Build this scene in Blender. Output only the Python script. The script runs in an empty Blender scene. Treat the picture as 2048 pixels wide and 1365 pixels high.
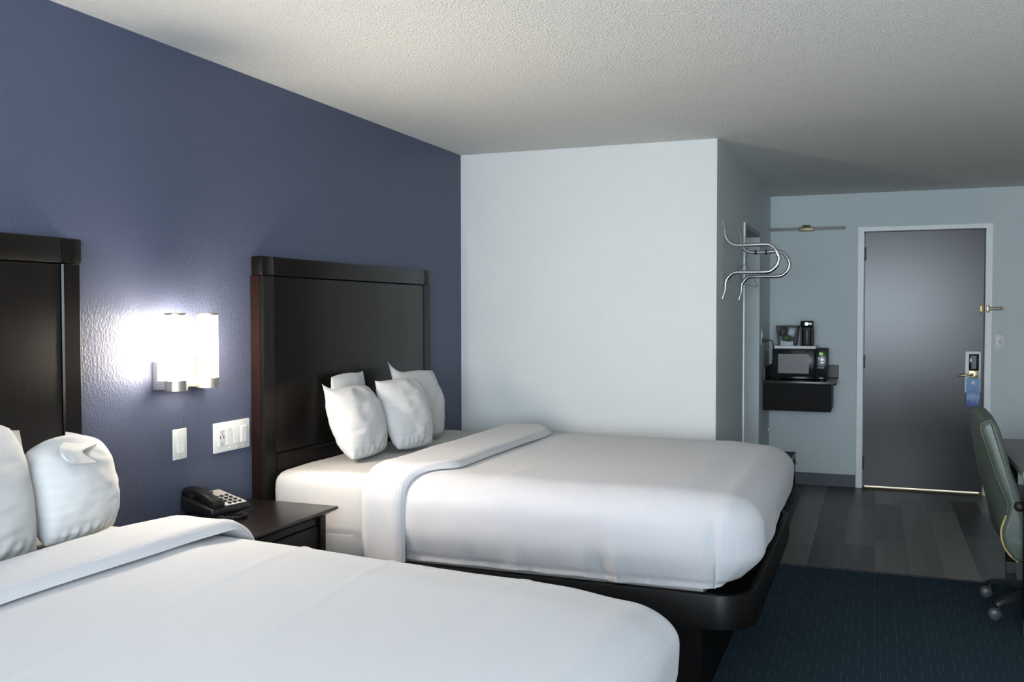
import bpy, bmesh, math, random
import numpy as np
from mathutils import Vector, Matrix, noise

random.seed(7)
SC = bpy.context.scene
COL = SC.collection
PI = math.pi

# ------------------------------------------------------------------ camera
cam_d = bpy.data.cameras.new('camera')
cam_d.sensor_fit = 'HORIZONTAL'
cam_d.sensor_width = 36.0
cam_d.lens = 1888.17 * 36.0 / 2048.0
cam_d.clip_start = 0.05
cam = bpy.data.objects.new('camera', cam_d)
COL.objects.link(cam)
yw, pt, rl = math.radians(21.0307), math.radians(-1.763), math.radians(-0.0584)
fw = Vector((-math.sin(yw) * math.cos(pt), math.cos(yw) * math.cos(pt), math.sin(pt)))
rt = Vector((math.cos(yw), math.sin(yw), 0))
up = rt.cross(fw)
rt2 = rt * math.cos(rl) + up * math.sin(rl)
up2 = -rt * math.sin(rl) + up * math.cos(rl)
cm = Matrix((rt2, up2, -fw)).transposed().to_4x4()
cm.translation = Vector((2.4187, 0.0, 1.464))
cam.matrix_world = cm
SC.camera = cam

# ------------------------------------------------------------------ colour management, world, window light
SC.view_settings.view_transform = 'Standard'
SC.view_settings.look = 'None'
SC.view_settings.gamma = 1.0
SC.view_settings.use_curve_mapping = False
SC.view_settings.exposure = 0.60
SCONCE = 150.0
world = bpy.data.worlds.new('world')
SC.world = world
world.use_nodes = True
wb = world.node_tree.nodes['Background']
wb.inputs['Color'].default_value = (0.80, 0.90, 1.0, 1)
wb.inputs['Strength'].default_value = 1.2


def area_light(name, loc, rot, sx, sy, power, color):
    l = bpy.data.lights.new(name, 'AREA')
    l.shape = 'RECTANGLE'
    l.size, l.size_y = sx, sy
    l.energy = power
    l.color = color
    o = bpy.data.objects.new(name, l)
    o.location = loc
    o.rotation_euler = rot
    COL.objects.link(o)
    return o


# daylight coming through the big window behind the camera (points along +y)
area_light('window_daylight', (2.45, -1.78, 1.55), (math.radians(90), 0, 0), 2.3, 1.25, 172.0, (0.76, 0.88, 1.0))


# ------------------------------------------------------------------ materials
def mat(name, color, rough=0.5, metal=0.0, spec=0.5, bump=None, var=None, emit=None, extra=None, coat=0.0):
    """bump=(scale, strength, distance), var=(scale, amount) value variation by noise"""
    m = bpy.data.materials.new(name)
    m.use_nodes = True
    nt = m.node_tree
    b = nt.nodes['Principled BSDF']
    b.inputs['Base Color'].default_value = (*color, 1)
    b.inputs['Roughness'].default_value = rough
    b.inputs['Metallic'].default_value = metal
    b.inputs['Specular IOR Level'].default_value = spec
    b.inputs['Coat Weight'].default_value = coat
    tc = nt.nodes.new('ShaderNodeTexCoord')
    if var:
        n = nt.nodes.new('ShaderNodeTexNoise')
        n.inputs['Scale'].default_value = var[0]
        n.inputs['Detail'].default_value = 3
        nt.links.new(tc.outputs['Object'], n.inputs['Vector'])
        r = nt.nodes.new('ShaderNodeMapRange')
        r.inputs['From Min'].default_value = 0.3
        r.inputs['From Max'].default_value = 0.7
        r.inputs['To Min'].default_value = 1 - var[1]
        r.inputs['To Max'].default_value = 1 + var[1]
        nt.links.new(n.outputs['Fac'], r.inputs['Value'])
        h = nt.nodes.new('ShaderNodeHueSaturation')
        h.inputs['Color'].default_value = (*color, 1)
        nt.links.new(r.outputs['Result'], h.inputs['Value'])
        nt.links.new(h.outputs['Color'], b.inputs['Base Color'])
    if bump:
        n = nt.nodes.new('ShaderNodeTexNoise')
        n.inputs['Scale'].default_value = bump[0]
        n.inputs['Detail'].default_value = 2
        nt.links.new(tc.outputs['Object'], n.inputs['Vector'])
        bp = nt.nodes.new('ShaderNodeBump')
        bp.inputs['Strength'].default_value = bump[1]
        bp.inputs['Distance'].default_value = bump[2]
        nt.links.new(n.outputs['Fac'], bp.inputs['Height'])
        nt.links.new(bp.outputs['Normal'], b.inputs['Normal'])
    if emit:
        b.inputs['Emission Color'].default_value = (*emit[0], 1)
        b.inputs['Emission Strength'].default_value = emit[1]
    if extra:
        extra(nt, b, tc)
    return m


def N(nt, t, **kw):
    n = nt.nodes.new(t)
    for k, v in kw.items():
        setattr(n, k, v)
    return n


def orange_peel(scale, strength, dist, stretch=(1, 1, 1)):
    def f(nt, b, tc):
        mp = N(nt, 'ShaderNodeMapping')
        mp.inputs['Scale'].default_value = stretch
        nt.links.new(tc.outputs['Object'], mp.inputs['Vector'])
        n1 = N(nt, 'ShaderNodeTexNoise')
        n1.inputs['Scale'].default_value = scale
        n1.inputs['Detail'].default_value = 1.5
        nt.links.new(mp.outputs['Vector'], n1.inputs['Vector'])
        cr = N(nt, 'ShaderNodeValToRGB')
        cr.color_ramp.elements[0].position = 0.42
        cr.color_ramp.elements[1].position = 0.62
        nt.links.new(n1.outputs['Fac'], cr.inputs['Fac'])
        bp = N(nt, 'ShaderNodeBump')
        bp.inputs['Strength'].default_value = strength
        bp.inputs['Distance'].default_value = dist
        nt.links.new(cr.outputs['Color'], bp.inputs['Height'])
        nt.links.new(bp.outputs['Normal'], b.inputs['Normal'])
    return f


def popcorn(nt, b, tc):
    v = N(nt, 'ShaderNodeTexNoise')
    v.inputs['Scale'].default_value = 120
    v.inputs['Detail'].default_value = 3
    nt.links.new(tc.outputs['Object'], v.inputs['Vector'])
    cr = N(nt, 'ShaderNodeValToRGB')
    cr.color_ramp.elements[0].position = 0.36
    cr.color_ramp.elements[1].position = 0.66
    nt.links.new(v.outputs['Fac'], cr.inputs['Fac'])
    bp = N(nt, 'ShaderNodeBump')
    bp.inputs['Strength'].default_value = 0.9
    bp.inputs['Distance'].default_value = 0.006
    nt.links.new(cr.outputs['Color'], bp.inputs['Height'])
    nt.links.new(bp.outputs['Normal'], b.inputs['Normal'])


def cloth_ribs(axis, pitch, dist, val):
    """fine woven rib of the bed linen along one object axis"""
    def f(nt, b, tc):
        sp = N(nt, 'ShaderNodeSeparateXYZ')
        nt.links.new(tc.outputs['Object'], sp.inputs['Vector'])
        mu = N(nt, 'ShaderNodeMath', operation='MULTIPLY')
        mu.inputs[1].default_value = 2 * PI / pitch
        nt.links.new(sp.outputs[axis], mu.inputs[0])
        sn = N(nt, 'ShaderNodeMath', operation='SINE')
        nt.links.new(mu.outputs[0], sn.inputs[0])
        ns = N(nt, 'ShaderNodeTexNoise')
        ns.inputs['Scale'].default_value = 30
        ns.inputs['Detail'].default_value = 4
        nt.links.new(tc.outputs['Object'], ns.inputs['Vector'])
        ad = N(nt, 'ShaderNodeMath', operation='MULTIPLY_ADD')
        ad.inputs[1].default_value = 2.0
        nt.links.new(ns.outputs['Fac'], ad.inputs[0])
        nt.links.new(sn.outputs[0], ad.inputs[2])
        bp = N(nt, 'ShaderNodeBump')
        bp.inputs['Strength'].default_value = 0.35
        bp.inputs['Distance'].default_value = dist
        nt.links.new(ad.outputs[0], bp.inputs['Height'])
        nt.links.new(bp.outputs['Normal'], b.inputs['Normal'])
        mr = N(nt, 'ShaderNodeMapRange')
        mr.inputs['From Min'].default_value = -1
        mr.inputs['From Max'].default_value = 1
        mr.inputs['To Min'].default_value = 1 - val
        mr.inputs['To Max'].default_value = 1
        nt.links.new(sn.outputs[0], mr.inputs['Value'])
        hs = N(nt, 'ShaderNodeHueSaturation')
        hs.inputs['Color'].default_value = b.inputs['Base Color'].default_value
        nt.links.new(mr.outputs['Result'], hs.inputs['Value'])
        nt.links.new(hs.outputs['Color'], b.inputs['Base Color'])
        b.inputs['Sheen Weight'].default_value = 0.15
    return f


def carpet_tex(nt, b, tc):
    sp = N(nt, 'ShaderNodeSeparateXYZ')
    nt.links.new(tc.outputs['Object'], sp.inputs['Vector'])

    def math_(op, a, c=None, d=None):
        n = N(nt, 'ShaderNodeMath', operation=op)
        for i, q in enumerate((a, c, d)):
            if q is None:
                continue
            if isinstance(q, (int, float)):
                n.inputs[i].default_value = q
            else:
                nt.links.new(q, n.inputs[i])
        return n.outputs[0]
    u = math_('MULTIPLY', sp.outputs['X'], 1 / 0.0305)
    fr = math_('FRACT', u)
    fl = math_('FLOOR', u)
    wn = N(nt, 'ShaderNodeTexWhiteNoise', noise_dimensions='1D')
    nt.links.new(fl, wn.inputs['W'])
    wn2 = N(nt, 'ShaderNodeTexWhiteNoise', noise_dimensions='1D')
    nt.links.new(math_('ADD', fl, 31.7), wn2.inputs['W'])
    ctr = math_('ADD', math_('MULTIPLY', wn2.outputs['Value'], 0.5), 0.25)
    ln = math_('LESS_THAN', math_('ABSOLUTE', math_('SUBTRACT', fr, ctr)), 0.030)
    vv = math_('ADD', math_('MULTIPLY', sp.outputs['Y'], 1 / 0.21), math_('MULTIPLY', wn.outputs['Value'], 17.0))
    da = math_('LESS_THAN', math_('FRACT', vv), math_('ADD', math_('MULTIPLY', wn2.outputs['Value'], 0.4), 0.35))
    ns = N(nt, 'ShaderNodeTexNoise')
    ns.inputs['Scale'].default_value = 28
    ns.inputs['Detail'].default_value = 2
    nt.links.new(tc.outputs['Object'], ns.inputs['Vector'])
    mask = math_('MULTIPLY', math_('MULTIPLY', ln, da), math_('MULTIPLY', ns.outputs['Fac'], 1.0))
    fine = N(nt, 'ShaderNodeTexNoise')
    fine.inputs['Scale'].default_value = 260
    fine.inputs['Detail'].default_value = 2
    nt.links.new(tc.outputs['Object'], fine.inputs['Vector'])
    cr = N(nt, 'ShaderNodeValToRGB')
    cr.color_ramp.elements[0].position = 0.3
    cr.color_ramp.elements[0].color = (0.012, 0.023, 0.032, 1)
    cr.color_ramp.elements[1].position = 0.7
    cr.color_ramp.elements[1].color = (0.034, 0.060, 0.077, 1)
    nt.links.new(fine.outputs['Fac'], cr.inputs['Fac'])
    mx = N(nt, 'ShaderNodeMix', data_type='RGBA')
    nt.links.new(mask, mx.inputs['Factor'])
    nt.links.new(cr.outputs['Color'], mx.inputs['A'])
    mx.inputs['B'].default_value = (0.13, 0.15, 0.165, 1)
    nt.links.new(mx.outputs['Result'], b.inputs['Base Color'])
    bp = N(nt, 'ShaderNodeBump')
    bp.inputs['Strength'].default_value = 0.6
    bp.inputs['Distance'].default_value = 0.004
    nt.links.new(fine.outputs['Fac'], bp.inputs['Height'])
    nt.links.new(bp.outputs['Normal'], b.inputs['Normal'])


def plank_tex(nt, b, tc):
    oi = N(nt, 'ShaderNodeObjectInfo')
    mp = N(nt, 'ShaderNodeMapping')
    mp.inputs['Scale'].default_value = (22, 1.4, 1)
    nt.links.new(tc.outputs['Object'], mp.inputs['Vector'])
    ad = N(nt, 'ShaderNodeVectorMath', operation='ADD')
    nt.links.new(mp.outputs['Vector'], ad.inputs[0])
    mu = N(nt, 'ShaderNodeMath', operation='MULTIPLY')
    mu.inputs[1].default_value = 50
    nt.links.new(oi.outputs['Random'], mu.inputs[0])
    nt.links.new(mu.outputs[0], ad.inputs[1])
    n = N(nt, 'ShaderNodeTexNoise')
    n.inputs['Scale'].default_value = 1.0
    n.inputs['Detail'].default_value = 5
    nt.links.new(ad.outputs[0], n.inputs['Vector'])
    m1 = N(nt, 'ShaderNodeMath', operation='MULTIPLY_ADD')
    m1.inputs[1].default_value = 0.45
    nt.links.new(n.outputs['Fac'], m1.inputs[0])
    m2 = N(nt, 'ShaderNodeMath', operation='MULTIPLY')
    m2.inputs[1].default_value = 0.85
    nt.links.new(oi.outputs['Random'], m2.inputs[0])
    nt.links.new(m2.outputs[0], m1.inputs[2])
    cr = N(nt, 'ShaderNodeValToRGB')
    cr.color_ramp.elements[0].position = 0.22
    cr.color_ramp.elements[0].color = (0.028, 0.024, 0.021, 1)
    cr.color_ramp.elements[1].position = 0.92
    cr.color_ramp.elements[1].color = (0.20, 0.187, 0.165, 1)
    nt.links.new(m1.outputs[0], cr.inputs['Fac'])
    nt.links.new(cr.outputs['Color'], b.inputs['Base Color'])


def wood_grain(c0, c1, scale=(3, 40, 3)):
    def f(nt, b, tc):
        mp = N(nt, 'ShaderNodeMapping')
        mp.inputs['Scale'].default_value = scale
        nt.links.new(tc.outputs['Object'], mp.inputs['Vector'])
        n = N(nt, 'ShaderNodeTexNoise')
        n.inputs['Scale'].default_value = 1.5
        n.inputs['Detail'].default_value = 5
        nt.links.new(mp.outputs['Vector'], n.inputs['Vector'])
        cr = N(nt, 'ShaderNodeValToRGB')
        cr.color_ramp.elements[0].position = 0.3
        cr.color_ramp.elements[0].color = (*c0, 1)
        cr.color_ramp.elements[1].position = 0.7
        cr.color_ramp.elements[1].color = (*c1, 1)
        nt.links.new(n.outputs['Fac'], cr.inputs['Fac'])
        nt.links.new(cr.outputs['Color'], b.inputs['Base Color'])
    return f


def tag_print(nt, b, tc):
    """blue door card: light sky at the top running into a deep blue foot (flat print)"""
    sp = N(nt, 'ShaderNodeSeparateXYZ')
    nt.links.new(tc.outputs['Generated'], sp.inputs['Vector'])
    n = N(nt, 'ShaderNodeTexNoise')
    n.inputs['Scale'].default_value = 4
    nt.links.new(tc.outputs['Generated'], n.inputs['Vector'])
    ma = N(nt, 'ShaderNodeMath', operation='MULTIPLY_ADD')
    ma.inputs[1].default_value = 0.35
    nt.links.new(n.outputs['Fac'], ma.inputs[0])
    nt.links.new(sp.outputs['Z'], ma.inputs[2])
    cr = N(nt, 'ShaderNodeValToRGB')
    e = cr.color_ramp.elements
    e[0].position = 0.30
    e[0].color = (0.045, 0.11, 0.38, 1)
    e[1].position = 1.0
    e[1].color = (0.22, 0.40, 0.66, 1)
    q = e.new(0.48)
    q.color = (0.33, 0.48, 0.70, 1)
    q = e.new(0.65)
    q.color = (0.13, 0.29, 0.60, 1)
    nt.links.new(ma.outputs[0], cr.inputs['Fac'])
    nt.links.new(cr.outputs['Color'], b.inputs['Base Color'])


def shade_glow(nt, b, tc):
    # glow shaped in the material: dimmed at the back so the wall is not overlit
    sp = N(nt, 'ShaderNodeSeparateXYZ')
    nt.links.new(tc.outputs['Normal'], sp.inputs['Vector'])
    mr = N(nt, 'ShaderNodeMapRange')
    mr.inputs['From Min'].default_value = -0.5
    mr.inputs['From Max'].default_value = 0.6
    mr.inputs['To Min'].default_value = SCONCE * 0.16
    mr.inputs['To Max'].default_value = SCONCE
    nt.links.new(sp.outputs['X'], mr.inputs['Value'])
    nt.links.new(mr.outputs['Result'], b.inputs['Emission Strength'])


M = {}
M['blue'] = mat('blue_wall_paint', (0.079, 0.090, 0.139), 0.40, spec=0.16, extra=orange_peel(105, 0.24, 0.0022, (1, 1, 0.75)))
M['white_wall'] = mat('pale_wall_paint', (0.66, 0.68, 0.665), 0.55, spec=0.3, extra=orange_peel(70, 0.16, 0.003))
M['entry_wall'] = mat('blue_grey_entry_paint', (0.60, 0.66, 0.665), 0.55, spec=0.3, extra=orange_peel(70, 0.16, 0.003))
M['ceiling'] = mat('popcorn_ceiling', (0.88, 0.87, 0.83), 0.9, spec=0.1, extra=popcorn)
M['carpet'] = mat('dark_carpet', (0.015, 0.03, 0.045), 0.95, spec=0.1, extra=carpet_tex)
M['plank'] = mat('grey_vinyl_plank', (0.06, 0.057, 0.05), 0.36, spec=0.4, extra=plank_tex)
M['subfloor'] = mat('subfloor', (0.02, 0.02, 0.02), 0.8, var=(6, 0.2))
M['vinyl'] = mat('grey_vinyl_base', (0.105, 0.115, 0.135), 0.6, var=(12, 0.08))
M['white_trim'] = mat('white_trim_paint', (0.90, 0.91, 0.90), 0.4, var=(8, 0.03))
M['door'] = mat('charcoal_door_paint', (0.026, 0.023, 0.024), 0.27, spec=0.5, bump=(140, 0.12, 0.001), var=(2.5, 0.10))
M['door2'] = mat('pale_door_paint', (0.56, 0.62, 0.63), 0.45, var=(3, 0.04))
M['casing2'] = mat('taupe_casing', (0.30, 0.30, 0.28), 0.5, var=(6, 0.06))
M['espresso'] = mat('espresso_wood', (0.006, 0.005, 0.0045), 0.28, spec=0.2, extra=wood_grain((0.0042, 0.0034, 0.003), (0.0085, 0.0065, 0.0055)))
M['espresso_top'] = mat('espresso_tabletop', (0.010, 0.007, 0.006), 0.30, spec=0.5, extra=wood_grain((0.007, 0.005, 0.0045), (0.014, 0.010, 0.008)))
M['rail'] = mat('black_satin_rail', (0.003, 0.0028, 0.0028), 0.38, spec=0.15, var=(15, 0.2))
M['espresso_edge'] = mat('espresso_wood_edge', (0.011, 0.0045, 0.004), 0.45, spec=0.12, var=(30, 0.2))
M['black'] = mat('black_laminate', (0.004, 0.0035, 0.0035), 0.5, spec=0.12, var=(15, 0.2))
M['sheet'] = mat('white_sheet', (0.48, 0.47, 0.46), 0.85, spec=0.2, bump=(14, 0.2, 0.002))
M['duvet'] = mat('white_duvet_linen', (0.48, 0.475, 0.49), 0.85, spec=0.2, extra=cloth_ribs('X', 0.0105, 0.0004, 0.010))
M['pillow'] = mat('white_pillowcase', (0.51, 0.505, 0.50), 0.8, spec=0.25, extra=cloth_ribs('Z', 0.030, 0.0005, 0.030))
M['shade'] = mat('lit_glass_shade', (0.9, 0.9, 0.9), 0.3, emit=((1.0, 0.88, 0.72), SCONCE), extra=shade_glow)
M['nickel'] = mat('brushed_nickel', (0.60, 0.56, 0.50), 0.36, metal=1.0, bump=(200, 0.05, 0.0005))
M['chrome'] = mat('chrome', (0.75, 0.76, 0.76), 0.12, metal=1.0, var=(20, 0.03))
M['brass'] = mat('brass', (0.74, 0.60, 0.32), 0.28, metal=1.0, var=(40, 0.08))
M['plastic_white'] = mat('white_plastic', (0.76, 0.75, 0.72), 0.4, var=(30, 0.02))
M['plastic_grey'] = mat('pale_grey_plastic', (0.62, 0.60, 0.56), 0.4, var=(30, 0.03))
M['slot'] = mat('dark_slot', (0.02, 0.02, 0.02), 0.6, var=(30, 0.1))
M['phone'] = mat('black_phone_plastic', (0.010, 0.010, 0.009), 0.38, spec=0.5, var=(30, 0.1))
M['leather'] = mat('green_leather', (0.082, 0.102, 0.080), 0.42, spec=0.5, bump=(170, 0.25, 0.001), var=(8, 0.10))
M['piping'] = mat('tan_piping', (0.50, 0.36, 0.15), 0.5, var=(40, 0.15))
M['rubber'] = mat('black_plastic', (0.014, 0.013, 0.013), 0.5, var=(30, 0.15))
M['caster'] = mat('grey_caster_plastic', (0.055, 0.055, 0.062), 0.42, var=(30, 0.15))
M['desk'] = mat('grey_desk_laminate', (0.17, 0.17, 0.165), 0.4, extra=wood_grain((0.14, 0.14, 0.135), (0.20, 0.20, 0.19), (30, 3, 3)))
M['glass_dark'] = mat('dark_glass', (0.012, 0.013, 0.014), 0.14, spec=0.6, var=(10, 0.1))
M['mesh_window'] = mat('oven_window_mesh', (0.10, 0.095, 0.09), 0.35, spec=0.5, var=(60, 0.15))
M['green_led'] = mat('green_display', (0.10, 0.22, 0.02), 0.4, emit=((0.25, 0.75, 0.04), 0.35))
M['clear'] = None
M['packet_white'] = mat('white_packet', (0.75, 0.74, 0.76), 0.5, var=(25, 0.12))
M['packet_green'] = mat('green_packet', (0.06, 0.13, 0.04), 0.5, var=(25, 0.2))
M['packet_brown'] = mat('brown_packet', (0.05, 0.028, 0.022), 0.5, var=(25, 0.2))
M['stone'] = mat('dark_countertop', (0.035, 0.032, 0.030), 0.25, var=(120, 0.5))
M['stone_end'] = mat('brown_backsplash', (0.075, 0.062, 0.050), 0.45, var=(60, 0.3))
M['trunk_trim'] = mat('dull_bronze', (0.34, 0.31, 0.28), 0.45, metal=0.6, var=(30, 0.1))
M['old_brass'] = mat('dull_brass', (0.34, 0.29, 0.18), 0.45, metal=0.7, var=(30, 0.1))
M['wire'] = mat('dark_wire', (0.03, 0.035, 0.035), 0.4, metal=0.6, var=(30, 0.1))
M['tag'] = mat('printed_blue_card', (0.2, 0.35, 0.6), 0.45, extra=tag_print)
cl = bpy.data.materials.new('clear_plastic')
cl.use_nodes = True
_nt = cl.node_tree
_nt.nodes.remove(_nt.nodes['Principled BSDF'])
_tr = _nt.nodes.new('ShaderNodeBsdfTransparent')
_tr.inputs['Color'].default_value = (0.93, 0.95, 0.96, 1)
_gl = _nt.nodes.new('ShaderNodeBsdfGlossy')
_gl.inputs['Roughness'].default_value = 0.12
_fr = _nt.nodes.new('ShaderNodeFresnel')
_fr.inputs['IOR'].default_value = 1.45
_mx = _nt.nodes.new('ShaderNodeMixShader')
_nt.links.new(_fr.outputs['Fac'], _mx.inputs['Fac'])
_nt.links.new(_tr.outputs['BSDF'], _mx.inputs[1])
_nt.links.new(_gl.outputs['BSDF'], _mx.inputs[2])
_nt.links.new(_mx.outputs['Shader'], _nt.nodes['Material Output'].inputs['Surface'])
M['clear'] = cl


# ------------------------------------------------------------------ object helpers
def root(name, label, cat, loc, group=None):
    o = bpy.data.objects.new(name, None)
    o.empty_display_size = 0.1
    o.location = loc
    COL.objects.link(o)
    o['label'] = label
    o['category'] = cat
    if group:
        o['group'] = group
    return o


def worldloc(o):
    v = Vector((0, 0, 0))
    while o is not None:
        v += o.location
        o = o.parent
    return v


def obj(name, bm, m, parent=None, smooth=35, label=None, cat=None, group=None, kind=None, origin=None):
    """bm is in world coordinates; the object's origin is its parent's (or `origin`)"""
    if isinstance(bm, bpy.types.Mesh):
        me = bm
    else:
        off = worldloc(parent) if parent else Vector(origin or (0, 0, 0))
        if origin is not None:
            off = Vector(origin)
        bmesh.ops.translate(bm, vec=-off, verts=bm.verts)
        me = bpy.data.meshes.new(name)
        bm.to_mesh(me)
        bm.free()
    me.materials.clear()
    me.materials.append(m)
    if smooth:
        me.shade_smooth()
        me.set_sharp_from_angle(angle=math.radians(smooth))
    o = bpy.data.objects.new(name, me)
    COL.objects.link(o)
    if parent:
        o.parent = parent
        if origin is not None:
            o.location = Vector(origin) - worldloc(parent)
    elif origin is not None:
        o.location = origin
    if label:
        o['label'] = label
    if cat:
        o['category'] = cat
    if group:
        o['group'] = group
    if kind:
        o['kind'] = kind
    return o


def copy_tree(o, parent=None, delta=None):
    c = o.copy()
    COL.objects.link(c)
    c.parent = parent
    if delta is not None:
        c.location = o.location + Vector(delta)
    for ch in list(o.children):
        copy_tree(ch, c)
    return c


def B():
    return bmesh.new()


def box(bm, x0, x1, y0, y1, z0, z1, bev=0.0, seg=2):
    t = bmesh.new()
    bmesh.ops.create_cube(t, size=1)
    for v in t.verts:
        v.co = Vector((x0 + (v.co.x + .5) * (x1 - x0), y0 + (v.co.y + .5) * (y1 - y0), z0 + (v.co.z + .5) * (z1 - z0)))
    if bev:
        bmesh.ops.bevel(t, geom=list(t.edges), offset=bev, segments=seg, affect='EDGES', profile=0.5)
    merge(bm, t)
    return bm


def merge(bm, t, mtx=None):
    me = bpy.data.meshes.new('tmp')
    if mtx is not None:
        bmesh.ops.transform(t, matrix=mtx, verts=t.verts)
    t.to_mesh(me)
    t.free()
    bm.from_mesh(me)
    bpy.data.meshes.remove(me)


def bbox(*a, **k):
    return box(B(), *a, **k)


def prism(bm, pts, axis, a0, a1, bev=0.0, seg=2):
    """polygon pts in the two other axes, extruded along axis"""
    t = bmesh.new()

    def mk(p, a):
        c = list(p)
        c.insert(axis, a)
        return t.verts.new(c)
    A = [mk(p, a0) for p in pts]
    Bv = [mk(p, a1) for p in pts]
    n = len(pts)
    t.faces.new(A[::-1])
    t.faces.new(Bv)
    for i in range(n):
        t.faces.new((A[i], A[(i + 1) % n], Bv[(i + 1) % n], Bv[i]))
    bmesh.ops.recalc_face_normals(t, faces=t.faces)
    if bev:
        bmesh.ops.bevel(t, geom=list(t.edges), offset=bev, segments=seg, affect='EDGES', profile=0.5)
    merge(bm, t)
    return bm


def lathe(bm, prof, c, axis=2, seg=24):
    """prof: list of (radius, along)"""
    t = bmesh.new()
    rings = []
    for r, a in prof:
        ring = []
        for k in range(seg):
            th = 2 * PI * k / seg
            q = [r * math.cos(th), r * math.sin(th)]
            q.insert(axis, a)
            ring.append(t.verts.new(Vector(q) + Vector(c)))
        rings.append(ring)
    for i in range(len(rings) - 1):
        for k in range(seg):
            t.faces.new((rings[i][k], rings[i][(k + 1) % seg], rings[i + 1][(k + 1) % seg], rings[i + 1][k]))
    t.faces.new(rings[0][::-1])
    t.faces.new(rings[-1])
    bmesh.ops.recalc_face_normals(t, faces=t.faces)
    merge(bm, t)
    return bm


def tube(bm, pts, r, seg=10, closed=False):
    pts = [Vector(p) for p in pts]
    rr = r if isinstance(r, (list, tuple)) else [r] * len(pts)
    t = bmesh.new()
    n = len(pts)
    tang = []
    for i in range(n):
        a = pts[(i - 1) % n] if (closed or i > 0) else pts[i]
        b = pts[(i + 1) % n] if (closed or i < n - 1) else pts[i]
        tang.append((b - a).normalized())
    ref = Vector((0, 0, 1)) if abs(tang[0].z) < 0.9 else Vector((0, 1, 0))
    nx = tang[0].cross(ref).normalized()
    rings = []
    for i in range(n):
        nx = (nx - tang[i] * nx.dot(tang[i])).normalized()
        ny = tang[i].cross(nx)
        rings.append([t.verts.new(pts[i] + (nx * math.cos(2 * PI * k / seg) + ny * math.sin(2 * PI * k / seg)) * rr[i]) for k in range(seg)])
    m = n if closed else n - 1
    for i in range(m):
        A, Q = rings[i], rings[(i + 1) % n]
        for k in range(seg):
            t.faces.new((A[k], A[(k + 1) % seg], Q[(k + 1) % seg], Q[k]))
    if not closed:
        t.faces.new(rings[0][::-1])
        t.faces.new(rings[-1])
    bmesh.ops.recalc_face_normals(t, faces=t.faces)
    merge(bm, t)
    return bm


def smooth_path(pts, k=6):
    """Catmull-Rom"""
    P = [Vector(p) for p in pts]
    P = [P[0] * 2 - P[1]] + P + [P[-1] * 2 - P[-2]]
    out = []
    for i in range(1, len(P) - 2):
        a, b, c, d = P[i - 1:i + 3]
        for j in range(k):
            t = j / k
            out.append(0.5 * ((2 * b) + (c - a) * t + (2 * a - 5 * b + 4 * c - d) * t * t + (3 * b - a - 3 * c + d) * t ** 3))
    out.append(P[-2])
    return out


def grid_bm(P, closed_u=False, closed_v=False):
    """P[i][j] points"""
    bm = bmesh.new()
    V = [[bm.verts.new(p) for p in row] for row in P]
    ni, nj = len(V), len(V[0])
    for i in range(ni if closed_u else ni - 1):
        for j in range(nj if closed_v else nj - 1):
            bm.faces.new((V[i][j], V[(i + 1) % ni][j], V[(i + 1) % ni][(j + 1) % nj], V[i][(j + 1) % nj]))
    return bm, V


def ss(a, b, x):
    t = min(1, max(0, (x - a) / (b - a)))
    return t * t * (3 - 2 * t)


def struct(name, bm, m, label, cat, parent=None, smooth=0):
    return obj(name, bm, m, parent, smooth, label, cat, kind='structure')


# ------------------------------------------------------------------ the setting
H = 2.44
YF = 5.4045        # pale wall behind the far bed
XN = 1.58          # side wall of the entry
YE = 8.3187        # wall with the entry door
XR = 3.72
YB = -1.75

struct('wall_left', bbox(-0.12, 0, YB, YF + 0.1, 0, H), M['blue'], 'slate blue textured wall behind both headboards', 'wall')
struct('wall_far', bbox(-0.12, XN, YF, YF + 0.10, 0, H), M['white_wall'], 'pale grey white wall beyond the far bed', 'wall')
bm = B()   # entry side wall with a doorway in it
D2 = (6.60, 7.52, 2.075)
box(bm, XN - 0.18, XN, YF + 0.10, D2[0], 0, H)
box(bm, XN - 0.18, XN, D2[0], D2[1], D2[2], H)
box(bm, XN - 0.18, XN, D2[1], YE + 0.10, 0, H)
struct('wall_entry', bm, M['entry_wall'], 'shaded pale side wall of the entry, carrying the chrome coat brackets', 'wall')
bm = B()   # end wall with the entry doorway
DX0, DX1, DZ = 2.325, 3.235, 2.125
box(bm, XN, DX0, YE, YE + 0.12, 0, H)
box(bm, DX0, DX1, YE, YE + 0.12, DZ, H)
box(bm, DX1, XR + 0.1, YE, YE + 0.12, 0, H)
struct('wall_end', bm, M['entry_wall'], 'pale blue grey wall around the charcoal entry door', 'wall')
struct('wall_right', bbox(XR, XR + 0.1, YB, YE, 0, H), M['white_wall'], 'pale wall to the right, behind the desk', 'wall')
bm = B()   # window wall behind the camera
WX0, WX1, WZ0, WZ1 = 1.25, 3.65, 0.85, 2.20
box(bm, -0.12, WX0, YB - 0.12, YB, 0, H)
box(bm, WX1, XR + 0.1, YB - 0.12, YB, 0, H)
box(bm, WX0, WX1, YB - 0.12, YB, 0, WZ0)
box(bm, WX0, WX1, YB - 0.12, YB, WZ1, H)
struct('wall_rear', bm, M['white_wall'], 'pale wall with the big window', 'wall')
w1 = root('window_1', 'white framed window in the rear wall', 'window', ((WX0 + WX1) / 2, YB, WZ0))
w1['kind'] = 'structure'
bm = B()
box(bm, WX0, WX1, YB - 0.02, YB + 0.02, WZ0, WZ0 + 0.05)
box(bm, WX0, WX1, YB - 0.02, YB + 0.02, WZ1 - 0.05, WZ1)
box(bm, WX0, WX0 + 0.05, YB - 0.02, YB + 0.02, WZ0, WZ1)
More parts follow.
